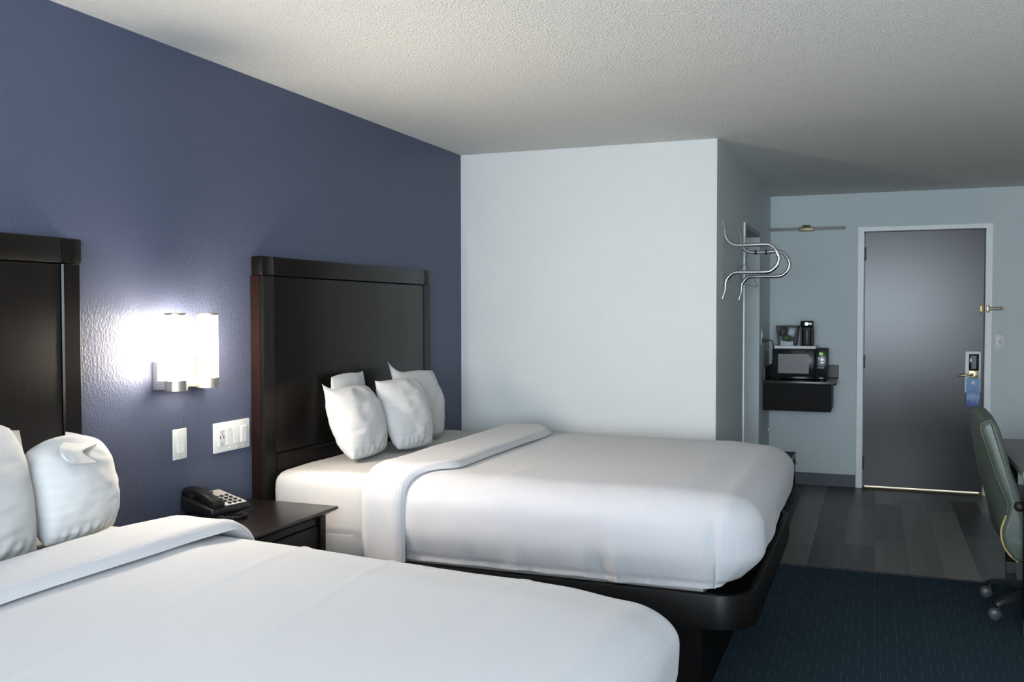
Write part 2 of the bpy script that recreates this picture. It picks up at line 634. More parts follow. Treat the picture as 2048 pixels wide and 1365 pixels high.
box(bm, WX1 - 0.05, WX1, YB - 0.02, YB + 0.02, WZ0, WZ1)
obj('window_frame', bm, M['white_trim'], w1, 0)
struct('ceiling', bbox(-0.12, XR + 0.1, YB - 0.1, YE + 0.1, H, H + 0.1), M['ceiling'], 'off white popcorn textured ceiling', 'ceiling')

YC = 5.605         # carpet edge
floor = struct('floor', bbox(-0.12, XR + 0.1, YB - 0.1, YE + 0.16, -0.08, -0.006), M['subfloor'], 'dark grey wood plank floor of the entry', 'floor')
pw, gap = 0.182, 0.0007
k = 0
x = XN - 0.06
proto = {}
while x < XR:
    y = YC - 0.02 - random.uniform(0.0, 1.0)
    while y < YE + 0.12:
        ln = 1.22
        a, b = max(y, YC - 0.02), min(y + ln, YE + 0.12)
        xa, xb = max(x, XN), min(x + pw, XR)
        if b - a > 0.05 and xb - xa > 0.02:
            bm = bbox(xa + gap / 2, xb - gap / 2, a + gap / 2, b - gap / 2, -0.006, 0.0)
            obj('plank', bm, M['plank'], floor, 0, origin=((xa + xb) / 2, (a + b) / 2, 0))
        y += ln
    x += pw

struct('carpet', bbox(0, XR, YB, YC, -0.006, 0.008), M['carpet'], 'dark navy carpet with thin broken grey stripes', 'carpet')
struct('trim_1', prism(B(), [(YC - 0.012, 0.0), (YC - 0.012, 0.011), (YC + 0.008, 0.010), (YC + 0.022, 0.0)], 0, XN, XR), M['slot'],
       'dark transition strip along the carpet edge', 'trim')

# entry door
dy = YE + 0.020
d1 = root('door_1', 'charcoal painted entry door in a white metal frame', 'door', ((DX0 + DX1) / 2, YE, 0))
d1['kind'] = 'structure'
fr = 0.052
bm = B()
f0, f1 = YE - 0.016, YE + 0.10
box(bm, DX0 - fr + 0.006, DX0 + 0.006, f0, f1, 0, DZ, 0.004, 1)
box(bm, DX1 - 0.006, DX1 - 0.006 + fr, f0, f1, 0, DZ, 0.004, 1)
box(bm, DX0 - fr + 0.006, DX1 - 0.006 + fr, f0, f1, DZ - 0.004, DZ + fr - 0.016, 0.004, 1)
box(bm, DX0 + 0.004, DX0 + 0.024, dy + 0.046, f1, 0.011, DZ)
box(bm, DX1 - 0.024, DX1 - 0.004, dy + 0.046, f1, 0.011, DZ)
box(bm, DX0, DX1, dy + 0.046, f1, DZ - 0.024, DZ)
obj('door_frame', bm, M['white_trim'], d1, 30, label='white painted metal frame')
obj('door_leaf', bbox(DX0 + 0.011, DX1 - 0.011, dy, dy + 0.044, 0.019, DZ - 0.008, 0.002, 1), M['door'], d1, 30)
obj('threshold', prism(B(), [(YE - 0.03, 0.0), (YE - 0.012, 0.011), (YE + 0.085, 0.011), (YE + 0.10, 0.0)], 0, DX0 + 0.006, DX1 - 0.006), M['brass'], d1, 30,
    label='brass threshold strip')
for z in (1.94, 1.05, 0.21):
    bm = lathe(B(), [(0.009, -0.055), (0.009, 0.055)], (DX0 + 0.012, YE + 0.010, z), 2, 12)
    obj('hinge', bm, M['caster'], d1, 30)  # dark material puts the shade on the hinges into their colour
# lock set
lx0, lx1 = 3.092, 3.208
obj('lock_plate', bbox(lx0, lx1, dy - 0.016, dy, 0.815, 1.148, 0.008, 3), M['white_trim'], d1, 40, label='white lock escutcheon')
bm = bbox(lx0 + 0.028, lx1 - 0.016, dy - 0.024, dy - 0.014, 0.995, 1.126, 0.003, 2)
rd = obj('card_reader', bm, M['glass_dark'], d1, 40, label='black card reader window')
obj('reader_slot', bbox(lx0 + 0.045, lx1 - 0.034, dy - 0.027, dy - 0.022, 1.008, 1.115, 0.002, 1), M['mesh_window'], rd, 40)
bm = bbox(lx0 + 0.028, lx1 - 0.018, dy - 0.023, dy - 0.014, 0.930, 0.994, 0.003, 2)
rose = obj('lever_plate', bm, M['brass'], d1, 40, label='brass lever plate')
bm = lathe(B(), [(0.012, -0.05), (0.012, 0.0)], (3.150, dy - 0.016, 0.963), 1, 14)
tube(bm, smooth_path([(3.150, dy - 0.062, 0.963), (3.12, dy - 0.066, 0.962), (3.08, dy - 0.066, 0.957), (3.043, dy - 0.058, 0.953)], 4), [0.011] * 4 + [0.010] * 4 + [0.009] * 4 + [0.009], 12)
obj('door_lever', bm, M['brass'], d1, 50, label='brass lever handle')
# swing bar guard
bm = bbox(3.192, 3.216, dy - 0.010, dy, 1.452, 1.520, 0.009, 3)
g = obj('guard_plate', bm, M['brass'], d1, 50, label='small brass guard plate')
bm = bbox(DX1 + 0.004, DX1 + 0.026, f0 - 0.010, f0, 1.455, 1.515, 0.004, 2)
gb = obj('guard_hinge', bm, M['brass'], d1, 50)
bm = tube(B(), [(DX1 + 0.015, f0 - 0.014, 1.494), (3.345, f0 - 0.050, 1.497)], 0.0045, 10)
tube(bm, [(DX1 + 0.015, f0 - 0.014, 1.476), (3.345, f0 - 0.050, 1.479)], 0.0045, 10)
lathe(bm, [(0.004, -0.010), (0.010, -0.006), (0.010, 0.006), (0.004, 0.010)], (3.348, f0 - 0.050, 1.488), 0, 12)
obj('guard_arm', bm, M['brass'], gb, 50, label='brass swing bar')

# bathroom door in the entry side wall
d2 = root('door_2', 'pale closed side door in the entry wall, beyond the chrome brackets', 'door', (XN, (D2[0] + D2[1]) / 2, 0))
d2['kind'] = 'structure'
bm = B()
cw = 0.045
box(bm, XN - 0.17, XN + 0.010, D2[0] - 0.03, D2[0] + 0.004, 0, D2[2], 0.003, 1)
obj('casing', bm, M['white_trim'], d2, 30, label='white edge of the frame')
bm = B()
box(bm, XN - 0.17, XN + 0.004, D2[1] - 0.012, D2[1] + 0.003, 0, D2[2] - 0.035, 0.002, 1)
obj('jamb', bm, M['door2'], d2, 30)
bm = B()
box(bm, XN - 0.17, XN + 0.004, D2[0] + 0.004, D2[1] - 0.002, D2[2] - 0.034, D2[2] + 0.002, 0.002, 1)
obj('head_casing', bm, M['casing2'], d2, 30, label='head of the frame, its shade painted in as taupe')  # taupe stands in for the shade on the downward face of the head
obj('door_leaf', bbox(XN - 0.165, XN - 0.125, D2[0] + 0.005, D2[1] - 0.013, 0.006, D2[2] - 0.036), M['door2'], d2, 0)

# baseboards
struct('baseboard_end', bbox(XN, DX0 - fr + 0.006, YE - 0.008, YE, 0, 0.104, 0.002, 1), M['vinyl'], 'grey vinyl base under the wall cabinet', 'baseboard')
struct('baseboard_right', bbox(DX1 + fr - 0.006, XR, YE - 0.008, YE, 0, 0.104, 0.002, 1), M['vinyl'], 'grey vinyl base right of the entry door', 'baseboard')
bm = B()
box(bm, XN, XN + 0.008, YF, D2[0] - cw, 0, 0.104, 0.002, 1)
box(bm, XN, XN + 0.008, D2[1] + cw, YE - 0.008, 0, 0.104, 0.002, 1)
struct('baseboard_entry', bm, M['vinyl'], 'grey vinyl base along the entry side wall', 'baseboard')
struct('baseboard_far', bbox(0, XN, YF - 0.008, YF, 0.008, 0.104, 0.002, 1), M['vinyl'], 'grey vinyl base behind the far bed', 'baseboard')

# ------------------------------------------------------------------ headboards
HY0, HY1 = 3.268, 4.856    # far headboard
DB = -2.533                # offset from the far to the near bed


def make_headboard():
    h = root('headboard', 'dark brown headboard of the far bed, right of the lit wall lamp', 'headboard', (0, (HY0 + HY1) / 2, 0.0))
    t = 0.058
    zt, zl = 1.697, 0.03
    zs = 1.618   # seam below the top rail
    ye0, ye1 = HY0 + 0.088, HY1 - 0.078
    # stiles
    for (a, b, nm) in ((HY0, ye0, 0), (ye1, HY1, 1)):
        obj('post', prism(B(), [(0.004, a), (t - 0.010, a), (t, a + 0.012), (t, b - 0.004), (t - 0.006, b), (0.004, b)] if nm == 0 else
                          [(0.004, a), (t - 0.006, a), (t, a + 0.004), (t, b - 0.012), (t - 0.010, b), (0.004, b)], 2, zl, zs - 0.003, 0.0), M['espresso'], h, 25)
        obj('corner_block', bbox(0.004, t, a, b - 0.002 if nm == 0 else b, zs, zt, 0.006, 2), M['espresso'], h, 30)
    obj('top_rail', bbox(0.004, t - 0.001, ye0 + 0.001, ye1 - 0.001, zs, zt, 0.004, 2), M['espresso'], h, 30)
    obj('panel', bbox(0.004, t - 0.004, ye0 + 0.003, ye1 - 0.003, 0.865, zs - 0.003, 0.006, 3), M['espresso'], h, 30)
    lr = obj('lower_rail', bbox(0.004, t - 0.006, ye0 + 0.003, ye1 - 0.003, 0.780, 0.863, 0.003, 2), M['espresso'], h, 30)
    bm = bbox(t - 0.008, t - 0.002, ye0 + 0.012, ye1 - 0.012, 0.790, 0.853, 0.002, 1)
    obj('raised_field', bm, M['espresso'], lr, 30)
    # reddish edge face on the lamp side
    obj('edge_band', bbox(0.002, t - 0.012, HY0 - 0.003, HY0 - 0.0005, zl, zs - 0.003), M['espresso_edge'], h, 0, label='reddish brown edge')
    return h


hb = make_headboard()
hb2 = copy_tree(hb, None, (0, DB, 0))
hb2['label'] = 'black looking headboard of the near bed, left of the lit wall lamp'

# ------------------------------------------------------------------ beds
YM0, YM1 = 3.302, 4.832


def rrect(x0, x1, y0, y1, r, n=8, head_square=True):
    """outline, counter-clockwise, rounded at the foot (x1) corners"""
    pts = [(x0, y0)]
    for k in range(n + 1):
        a = -PI / 2 + k / n * PI / 2
        pts.append((x1 - r + r * math.cos(a), y0 + r + r * math.sin(a)))
    for k in range(n + 1):
        a = k / n * PI / 2
        pts.append((x1 - r + r * math.cos(a), y1 - r + r * math.sin(a)))
    pts.append((x0, y1))
    return pts


def make_bed(label, slope, xs):
    b = root('bed', label, 'bed', (1.0, (YM0 + YM1) / 2, 0))
    ry0, ry1, rx1 = 3.276, 4.862, 2.040
    zr = 0.482
    obj('plinth', bbox(0.12, 1.835, 3.46, 4.70, 0.008, 0.372, 0.004, 1), M['black'], b, 30)
    bm = prism(B(), rrect(0.066, rx1 - 0.02, ry0 + 0.02, ry1 - 0.02, 0.12), 2, 0.372, 0.440)
    obj('platform', bm, M['black'], b, 30)
    # rail: swept ring with a rounded lip
    sec = [(0.0, 0.362), (0.0, zr - 0.008), (0.003, zr - 0.002), (0.009, zr), (0.024, zr), (0.029, zr - 0.003), (0.031, zr - 0.01), (0.031, 0.362)]
    P = []
    for (d, z) in sec:
        P.append([Vector((px, py, z)) for (px, py) in rrect(0.066, rx1 - d, ry0 + d, ry1 - d, 0.135 - d, 10)])
    bm, V = grid_bm(P, closed_u=True)
    bm.faces.new([r[0] for r in V])
    bm.faces.new([r[-1] for r in V][::-1])
    bmesh.ops.recalc_face_normals(bm, faces=bm.faces)
    obj('side_rail', bm, M['rail'], b, 40)
    # box spring + mattress in a fitted sheet
    
    def inset(p, n):
        p = p.copy()
        if p.x > xs and abs(n.y) > 0.3:
            p.y -= n.y * 0.036 * ss(xs, xs + 0.08, p.x)
        return p
    bm = rounded_box((0.075, YM0 + 0.008, 0.440), (1.86, YM1 - 0.008, 0.590), 0.02, 0.03, inset)
    obj('box_spring', bm, M['sheet'], b, 40)

    def sheet(p, n):
        p = p.copy()
        p.z -= slope * ss(0.45, 1.7, p.x) * ss(0.60, 0.70, p.z)
        p.z -= 0.028 * ss(xs, xs + 0.08, p.x) * ss(0.60, 0.70, p.z)
        if p.x > xs and abs(n.y) > 0.3:
            p.y -= n.y * 0.032 * ss(xs, xs + 0.08, p.x)
        if abs(n.y) > 0.6:
            zz = p.z
            a = ss(0.72, 0.58, zz)
            w = 0.006 * math.sin(zz * 2 * PI / 0.034 + 2.5 * noise.noise(Vector((p.x * 4, zz * 10, 0)))) * a
            w += 0.010 * noise.noise(Vector((p.x * 5, p.y, zz * 7)))
            w += -0.006 * math.exp(-((p.x - 0.34 - (0.78 - zz) * 0.3) / 0.02) ** 2) * ss(0.74, 0.79, zz)
            return p + n * w
        return p + Vector((0, 0, 0.006 * noise.noise(p * 4)))
    bm = rounded_box((0.070, YM0, 0.524), (1.88, YM1, 0.805), 0.055, 0.018, sheet, rb=0.03)
    obj('mattress', bm, M['sheet'], b, 60, label='mattress in a white fitted sheet')
    return b


def rounded_box(lo, hi, r, res, disp, rb=None, skip=(), rz=None, zmin_flat=False):
    """dense rounded box; skip faces among '-x','+x','-y','+y','-z','+z'"""
    lo, hi = Vector(lo), Vector(hi)
    bm = bmesh.new()
    cache = {}

    def lin(a, b):
        n = max(2, int(round((b - a) / res)))
        return [a + (b - a) * i / n for i in range(n + 1)]
    X, Y, Z = lin(lo.x, hi.x), lin(lo.y, hi.y), lin(lo.z, hi.z)

    def vert(i, j, k):
        key = (i, j, k)
        if key in cache:
            return cache[key]
        p = Vector((X[i], Y[j], Z[k]))
        zlo = lo.z - 10 if zmin_flat else lo.z + r
        q = Vector((min(max(p.x, lo.x + r), hi.x - r), min(max(p.y, lo.y + r), hi.y - r), min(max(p.z, zlo), hi.z - r)))
        d = p - q
        if d.length > 1e-9:
            n = d.normalized()
            p = q + n * r
        else:
            n = Vector((0, 0, 1))
        v = bm.verts.new(disp(p, n) if disp else p)
        cache[key] = v
        return v

    def face(name, A, Bn, f):
        if name in skip:
            return
        for a in range(len(A) - 1):
            for b in range(len(Bn) - 1):
                bm.faces.new((f(a, b), f(a + 1, b), f(a + 1, b + 1), f(a, b + 1)))
    nx, ny, nz = len(X) - 1, len(Y) - 1, len(Z) - 1
    face('+z', X, Y, lambda a, b: vert(a, b, nz))
    face('-z', X, Y, lambda a, b: vert(a, ny - b, 0))
    face('-y', X, Z, lambda a, b: vert(a, 0, b))
    face('+y', X, Z, lambda a, b: vert(nx - a, ny, b))
    face('-x', Y, Z, lambda a, b: vert(0, ny - a, b))
    face('+x', Y, Z, lambda a, b: vert(nx, a, b))
    bmesh.ops.recalc_face_normals(bm, faces=bm.faces)
    return bm


make_bed('far double bed on a black platform base, beside the pale wall', 0.0, 0.50)
bed2 = make_bed('near double bed on a black platform base, in the foreground', 0.052, 0.35)
bed2.location.y += DB


def make_duvet(dyo, seed, x0, x1, creases, cuff, label, droop=0.0):
    """white duvet draped over a bed (dyo = offset of the bed), with a turned down cuff"""
    y0, y1 = YM0 - 0.030 + dyo, YM1 + 0.032 + dyo
    zt, zb = 0.832, 0.484
    root_ = root('duvet', label, 'duvet', (1.3, (y0 + y1) / 2, zb))

    def nz(x, y, z):
        return noise.noise(Vector((x + seed * 3.7, y - seed * 1.3, z)))

    def disp(p, n):
        q = p.copy()
        t = min(1.0, max(0.0, (zt - p.z) / (zt - zb)))      # 0 at the top .. 1 at the hem
        side = min(1.0, abs(n.x) + abs(n.y)) if t > 0.02 else 0.0
        # puffy bulge of the sides, tucked back at the hem
        foot = max(0.0, n.x)
        bul = 0.012 * math.sin(PI * min(1, t * 1.05))
        tuck = ss(0.62, 1.0, t)
        q += Vector((n.x, n.y, 0)) * bul * side
        q.x -= foot * (0.085 * tuck + 0.01 * t)
        q.y -= n.y * 0.022 * tuck * (1 - foot)
        # drape folds on the sides
        s = p.x * 1.0 + p.y * 0.9 * (1 if foot > 0.5 else 0)
        fold = nz(s * 5.5, t * 1.0, 1.0) * 0.012 + nz(s * 14, t * 1.6, 4.0) * 0.006 * ss(0.35, 1, t)
        for (fx, fa) in ((1.18, 0.008), (1.50, -0.012), (1.56, 0.010), (0.98, -0.006)):
            fold += fa * math.exp(-((p.x - fx - 0.05 * (t - 0.8)) / 0.022) ** 2) * ss(0.5, 0.9, t) * (1 if n.y < -0.3 else 0)
        q += Vector((n.x, n.y, 0)) * fold * ss(0.12, 0.6, t) * side
        q.x -= 0.030 * max(0.0, -n.y) * ss(x1 - 0.35, x1 - 0.1, p.x)
        q.z -= droop * ss(0.45, 1.7, p.x) * (1 - t)
        q.z -= droop * 0.5 * ss(x1 - 0.45, x1, p.x) * ss(y1 - 0.50, y1, p.y) * (1 - t)
        # corner seam at the near foot corner
        if n.y < 0.02 and p.x > x1 - 0.4:
            ang = math.atan2(n.x, -n.y) if side > 0.1 else 0
            dn = math.exp(-((p.x - (x1 - 0.125)) / 0.014) ** 2) * ss(0.14, 0.3, t) * (0.45 + 0.55 * t)
            q += Vector((n.x, n.y, 0)) * (-0.020) * dn
            ear = math.exp(-((p.x - (x1 - 0.085)) / 0.03) ** 2 - ((t - 0.16) / 0.09) ** 2) * side
            q += Vector((n.x, n.y, 0.3)) * 0.012 * ear
        # slow undulation of the top, sagging towards the edges
        top = 1 - ss(0.0, 0.5, t)
        q.z += top * (0.005 * nz(p.x * 1.3, p.y * 1.3, 0) + 0.0020 * nz(p.x * 4, p.y * 2.5, 2.0) + 0.0006 * nz(p.x * 18, p.y * 7, 3.0))
        q.z -= top * 0.010 * ss(y1 - 0.30, y1 - 0.10, p.y)
        q.z -= top * 0.012 * ss(x1 - 0.30, x1 - 0.12, p.x)
        for (cx, sl, am, wd) in creases:
            d = p.x - cx - sl * (p.y - (y0 + y1) / 2)
            q.z += top * am * math.exp(-(d / wd) ** 2)
        # hem wanders a little
        if t > 0.9:
            q.z += 0.006 * nz(s * 9, 7, 7) * (t - 0.9) * 10 + 0.008
            q.z += 0.028 * foot * (t - 0.9) * 10
        return q
    bm = rounded_box((x0, y0, zb), (x1, y1, zt), 0.125, 0.0125, disp, skip=('-z', '-x'), zmin_flat=True)
    bmesh.ops.solidify(bm, geom=list(bm.faces), thickness=0.005)
    obj('cover', bm, M['duvet'], root_, 80)
    # turned-down cuff: a thick rolled band across the bed
    hs, he, fs, fe, th = cuff       # head edge x at side/top, foot edge x at side/top, thickness
    r = 0.12
    path = []
    ya, yb, zz = y0 - 0.006, y1 + 0.006, zt + 0.004
    n1 = 14
    for i in range(n1):
        path.append((ya, zb + 0.004 + (zz - r - zb - 0.004) * i / n1, -1, 0))
    for i in range(13):
        a = i / 12 * PI / 2
        path.append((ya + r - r * math.cos(a), zz - r + r * math.sin(a), -math.cos(a), math.sin(a)))
    n2 = 70
    for i in range(1, n2):
        path.append((ya + r + (yb - ya - 2 * r) * i / n2, zz, 0, 1))
    for i in range(13):
        a = i / 12 * PI / 2
        path.append((yb - r + r * math.sin(a), zz - r + r * math.cos(a), math.sin(a), math.cos(a)))
    for i in range(1, n1 + 1):
        path.append((yb, zz - r - (zz - r - zb - 0.004) * i / n1, 1, 0))
    P = []
    L = len(path)
    for i, (py, pz, ny, nz_) in enumerate(path):
        f = (py - ya) / (yb - ya)
        w = ss(0.0, 0.13, f) * (1 - 0.75 * ss(0.80, 1.0, f))   # 0 on the side, 1 across the top
        dz = min(1.0, max(0.0, (zz - pz) / (zz - zb)))
        wv = nz(f * 3.0, 3, 3)
        xa = hs + (he - hs) * w + 0.010 * wv
        xb = fs + (fe - fs) * w + 0.014 * nz(f * 4.0, 8, 3)
        row = []
        thk = th * (1 - 0.45 * dz) * (1 + 0.15 * nz(f * 6, 1, 1))
        K = 26
        for k in range(K):
            u = k / K
            if u < 0.62:            # outer side, head edge -> foot edge
                v = u / 0.62
                if v < 0.16:
                    a = v / 0.16 * PI / 2
                    px = xa + 0.04 * (1 - math.cos(a))
                    h = thk * math.sin(a)
                elif v > 0.86:
                    a = (v - 0.86) / 0.14 * PI / 2
                    px = xb - 0.045 * (1 - math.sin(a))
                    h = thk * (0.02 + 0.98 * math.cos(a))
                    px = xb - 0.045 + 0.045 * math.sin(a)
                else:
                    px = xa + 0.04 + (xb - 0.045 - xa - 0.04) * (v - 0.16) / 0.70
                    h = thk * (1 + 0.10 * nz(px * 9, f * 5, 2)) - 0.004 * math.sin(PI * (v - 0.16) / 0.70)
            else:
                v = (u - 0.62) / 0.38
                px = xb + (xa - xb) * v
                h = -0.002
            h += 0.004 * nz(px * 16, f * 22, 5) * dz
            row.append(Vector((px, py + ny * h, pz + nz_ * h)))
        P.append(row)
    bm, V = grid_bm(P, closed_v=True)
    bm.faces.new(V[0][::-1])
    bm.faces.new(V[-1])
    bmesh.ops.recalc_face_normals(bm, faces=bm.faces)
    obj('turned_down_cuff', bm, M['duvet'], root_, 80)
    return root_


make_duvet(0.0, 1, 0.62, 2.055, [(1.2, 0.15, 0.003, 0.02), (1.05, -0.1, 0.003, 0.03)], (0.525, 0.560, 0.720, 0.875, 0.030),
           'white duvet with a turned down cuff on the far bed')
make_duvet(DB, 2, 0.50, 1.985, [(0.98, -0.06, 0.0035, 0.008), (1.28, -0.10, 0.0035, 0.008), (1.55, 0.06, 0.003, 0.012)], (0.50, 0.430, 0.715, 0.685, 0.030),
           'white duvet spread over the near bed in the foreground', 0.036)


# ------------------------------------------------------------------ pillows
def make_pillow(name_label, c, w, h, t, lean, yaw, seed, ears=(0, 0, 0, 0), roll=0.0, grp=None, power=0.5, dome=0.0, taper=0.16):
    """upright pillow: c = bottom centre; w along y, h up, t thick; ears = extra length of corners (-y top, +y top, +y bottom, -y bottom)"""
    n = 44
    o = root('pillow', name_label, 'pillow', c, grp)
    bm = bmesh.new()
    mt = Matrix.Rotation(yaw, 4, 'Z') @ Matrix.Rotation(-lean, 4, 'Y') @ Matrix.Rotation(roll, 4, 'X')
    V = {}
    for side in (1, -1):
        for i in range(n + 1):
            for j in range(n + 1):
                border = i in (0, n) or j in (0, n)
                if border and side == -1:
                    V[(side, i, j)] = V[(1, i, j)]
                    continue
                u, v = -1 + 2 * i / n, -1 + 2 * j / n
                # pull samples towards the border for a round edge
                u = math.copysign(1 - (1 - abs(u)) ** 1.25, u)
                v = math.copysign(1 - (1 - abs(v)) ** 1.25, v)
                prof = max(0.0, (1 - u * u) * (1 - v * v)) ** power
                yy = u * w / 2 * (1 - 0.07 * (1 - abs(v) ** 3) * 0 - 0.075 * abs(v) ** 4 * (1 - abs(u) ** 6))
                yy = u * w / 2 * (1 - 0.05 * v * v)
                zz_ = (v * 0.5 + 0.5) * h
                zz_ += h * 0.030 * (1 - u * u) * v + h * dome * (1 - u * u) * max(0.0, v)
                yy *= (1 - dome * 0.9 * max(0.0, v) ** 3) * (1 - taper * max(0.0, -v) ** 1.5)
                cor = (abs(u) * abs(v)) ** 6
                e = ears[0] if (u < 0 and v > 0) else ears[1] if (u > 0 and v > 0) else ears[2] if u > 0 else ears[3]
                yy += math.copysign(1, u) * e * cor * 0.5
                zz_ += math.copysign(1, v) * e * cor
                x = side * t / 2 * prof
                q = Vector((u * 2.2 + seed, v * 2.2, seed * 1.7 + side))
                wr = 0.010 * noise.noise(q * 0.8) + 0.0035 * noise.noise(Vector((u * 2.5 + v, v * 7 - u * 2, seed))) - 0.006 * abs(noise.noise(Vector((u * 1.6 - v * 1.2, v * 3.0 + u, seed * 2.3))))
                rad = noise.noise(Vector((math.atan2(v + 0.9, u) * 5, seed, 3)))
                wr += 0.006 * rad * ss(0.5, 1.0, abs(v))
                # gathers at the bottom
                wr += 0.007 * math.sin(u * 26 + 3 * noise.noise(q)) * ss(-0.65, -0.95, v) + 0.006 * noise.noise(Vector((u * 3, v * 16, seed))) * ss(-0.4, -0.9, v)
                x += side * wr * min(1, prof * 1.6)
                if border:
                    x += 0.012 * noise.noise(Vector((u * 3, v * 3, seed)))
                V[(side, i, j)] = bm.verts.new(mt @ Vector((x, yy, zz_)))
    for side in (1, -1):
        for i in range(n):
            for j in range(n):
                f = (V[(side, i, j)], V[(side, i + 1, j)], V[(side, i + 1, j + 1)], V[(side, i, j + 1)])
                bm.faces.new(f if side == 1 else f[::-1])
    zmin = min(v.co.z for v in bm.verts)
    bmesh.ops.translate(bm, vec=Vector(c) + Vector((0, 0, -zmin)), verts=bm.verts)
    obj('case', bm, M['pillow'], o, 80)
    return o


R = math.radians
ZB = 0.815
make_pillow('front white pillow of the far bed nearest the wall lamp, with a pointed corner', (0.315, 3.690, ZB), 0.38, 0.310, 0.19, R(20), R(2), 1, (0.040, 0, 0, 0))
make_pillow('white pillow of the far bed peeking out behind the pointed front pillow', (0.150, 3.865, ZB), 0.30, 0.345, 0.09, R(8), R(0), 2, (0, 0.012, 0, 0))
make_pillow('middle white pillow of the far bed', (0.385, 4.010, ZB), 0.32, 0.325, 0.16, R(20), R(-12), 3, (0.012, 0, 0, 0))
make_pillow('white pillow of the far bed nearest the pale wall, its top corner sticking up', (0.275, 4.36, ZB), 0.38, 0.335, 0.17, R(14), R(-6), 4, (0.07, 0, 0, 0))
p1 = make_pillow('white pillow of the near bed, its open case flap folded over the top', (0.300, 2.065, ZB), 0.31, 0.262, 0.20, R(12), R(4), 5, dome=0.08, taper=0.10)
make_pillow('white pillow of the near bed hidden behind the one with the folded flap', (0.140, 1.885, ZB), 0.30, 0.300, 0.09, R(5), R(0), 6)
make_pillow('large white pillow at the left edge in front of the near bed headboard', (0.325, 1.690, ZB), 0.42, 0.335, 0.17, R(12), R(0), 7, dome=0.10, taper=0.0)
# loose flap of the pillowcase on the near bed
fl = [[(0.22, 2.092, 1.116), (0.24, 2.108, 1.111), (0.27, 2.125, 1.100), (0.30, 2.132, 1.086)],
      [(0.27, 2.044, 1.101), (0.29, 2.059, 1.095), (0.31, 2.079, 1.087), (0.32, 2.103, 1.083)],
      [(0.33, 1.968, 1.093), (0.345, 1.979, 1.086), (0.35, 2.000, 1.080), (0.35, 2.027, 1.074)],
      [(0.36, 1.949, 1.077), (0.37, 1.963, 1.058), (0.375, 1.993, 1.048), (0.36, 2.071, 1.038)]]
rows = [smooth_path(r_, 6) for r_ in fl]
cols = list(zip(*rows))
P = [smooth_path(c_, 6) for c_ in cols]
bm, V = grid_bm(P)
bmesh.ops.recalc_face_normals(bm, faces=bm.faces)
bmesh.ops.solidify(bm, geom=list(bm.faces), thickness=0.006)
obj('case_flap', bm, M['pillow'], p1, 80, label='folded open end of the pillowcase')

# ------------------------------------------------------------------ nightstand + telephone
NY0, NY1, NX, NZ = 2.405, 3.205, 0.452, 0.700
ns = root('nightstand', 'dark brown nightstand between the two beds', 'nightstand', (0.22, (NY0 + NY1) / 2, 0.008))
bm = prism(B(), [(0.012, NZ), (NX - 0.003, NZ), (NX, NZ - 0.003), (NX, NZ - 0.010), (NX - 0.030, NZ - 0.028), (0.012, NZ - 0.028)][::-1], 1, NY0, NY1)
t_ = bm
for v in t_.verts:       # chamfer the underside at the right-hand end too
    if v.co.z < NZ - 0.02:
        v.co.y += -0.030 if v.co.y > (NY0 + NY1) / 2 else 0.030
# prism axis=1: points are (x, z)
obj('tabletop', bm, M['espresso_top'], ns, 30)
sx = NX - 0.036
for yy in (NY0 + 0.032, NY1 - 0.032 - 0.04):
    obj('leg', bbox(sx - 0.04, sx, yy, yy + 0.04, 0.008, NZ - 0.028, 0.002, 1), M['espresso'], ns, 30)
    obj('leg', bbox(0.02, 0.06, yy, yy + 0.04, 0.008, NZ - 0.028, 0.002, 1), M['espresso'], ns, 30)
for (a, b) in ((NY0 + 0.038, NY0 + 0.056), (NY1 - 0.056, NY1 - 0.038)):
    obj('side_panel', bbox(0.06, sx - 0.04, a, b, 0.10, NZ - 0.028), M['espresso'], ns, 0)
obj('back_panel', bbox(0.024, 0.034, NY0 + 0.072, NY1 - 0.072, 0.10, NZ - 0.028), M['espresso'], ns, 0)
obj('apron', bbox(sx - 0.030, sx - 0.012, NY0 + 0.072, NY1 - 0.072, NZ - 0.060, NZ - 0.028), M['espresso'], ns, 0)
for (z0, z1) in ((0.44, NZ - 0.064), (0.19, 0.432)):
    dr = obj('drawer', bbox(sx - 0.028, sx - 0.008, NY0 + 0.075, NY1 - 0.075, z0, z1, 0.003, 1), M['espresso'], ns, 30)
    for yk in ((NY0 + NY1) / 2 + 0.02,):
        bm = lathe(B(), [(0.006, 0), (0.006, 0.012), (0.014, 0.018), (0.015, 0.026), (0.009, 0.031)], (sx - 0.010, yk, (z0 + z1) / 2 + 0.045), 0, 16)
        obj('knob', bm, M['nickel'], dr, 50, label='small metal knob')
obj('lower_shelf', bbox(0.034, sx - 0.012, NY0 + 0.056, NY1 - 0.056, 0.10, 0.118), M['espresso'], ns, 0)

PH = Vector((0.084, 2.905, NZ))
ph = root('telephone', 'black desk telephone with a pale key panel on the nightstand', 'telephone', PH)
ph.rotation_euler = (0, 0, R(-11))
# local frame: +x to the user, -y handset side. Built in local coordinates, shifted by PH for obj()


def L(bm):
    bmesh.ops.translate(bm, vec=PH, verts=bm.verts)
    return bm


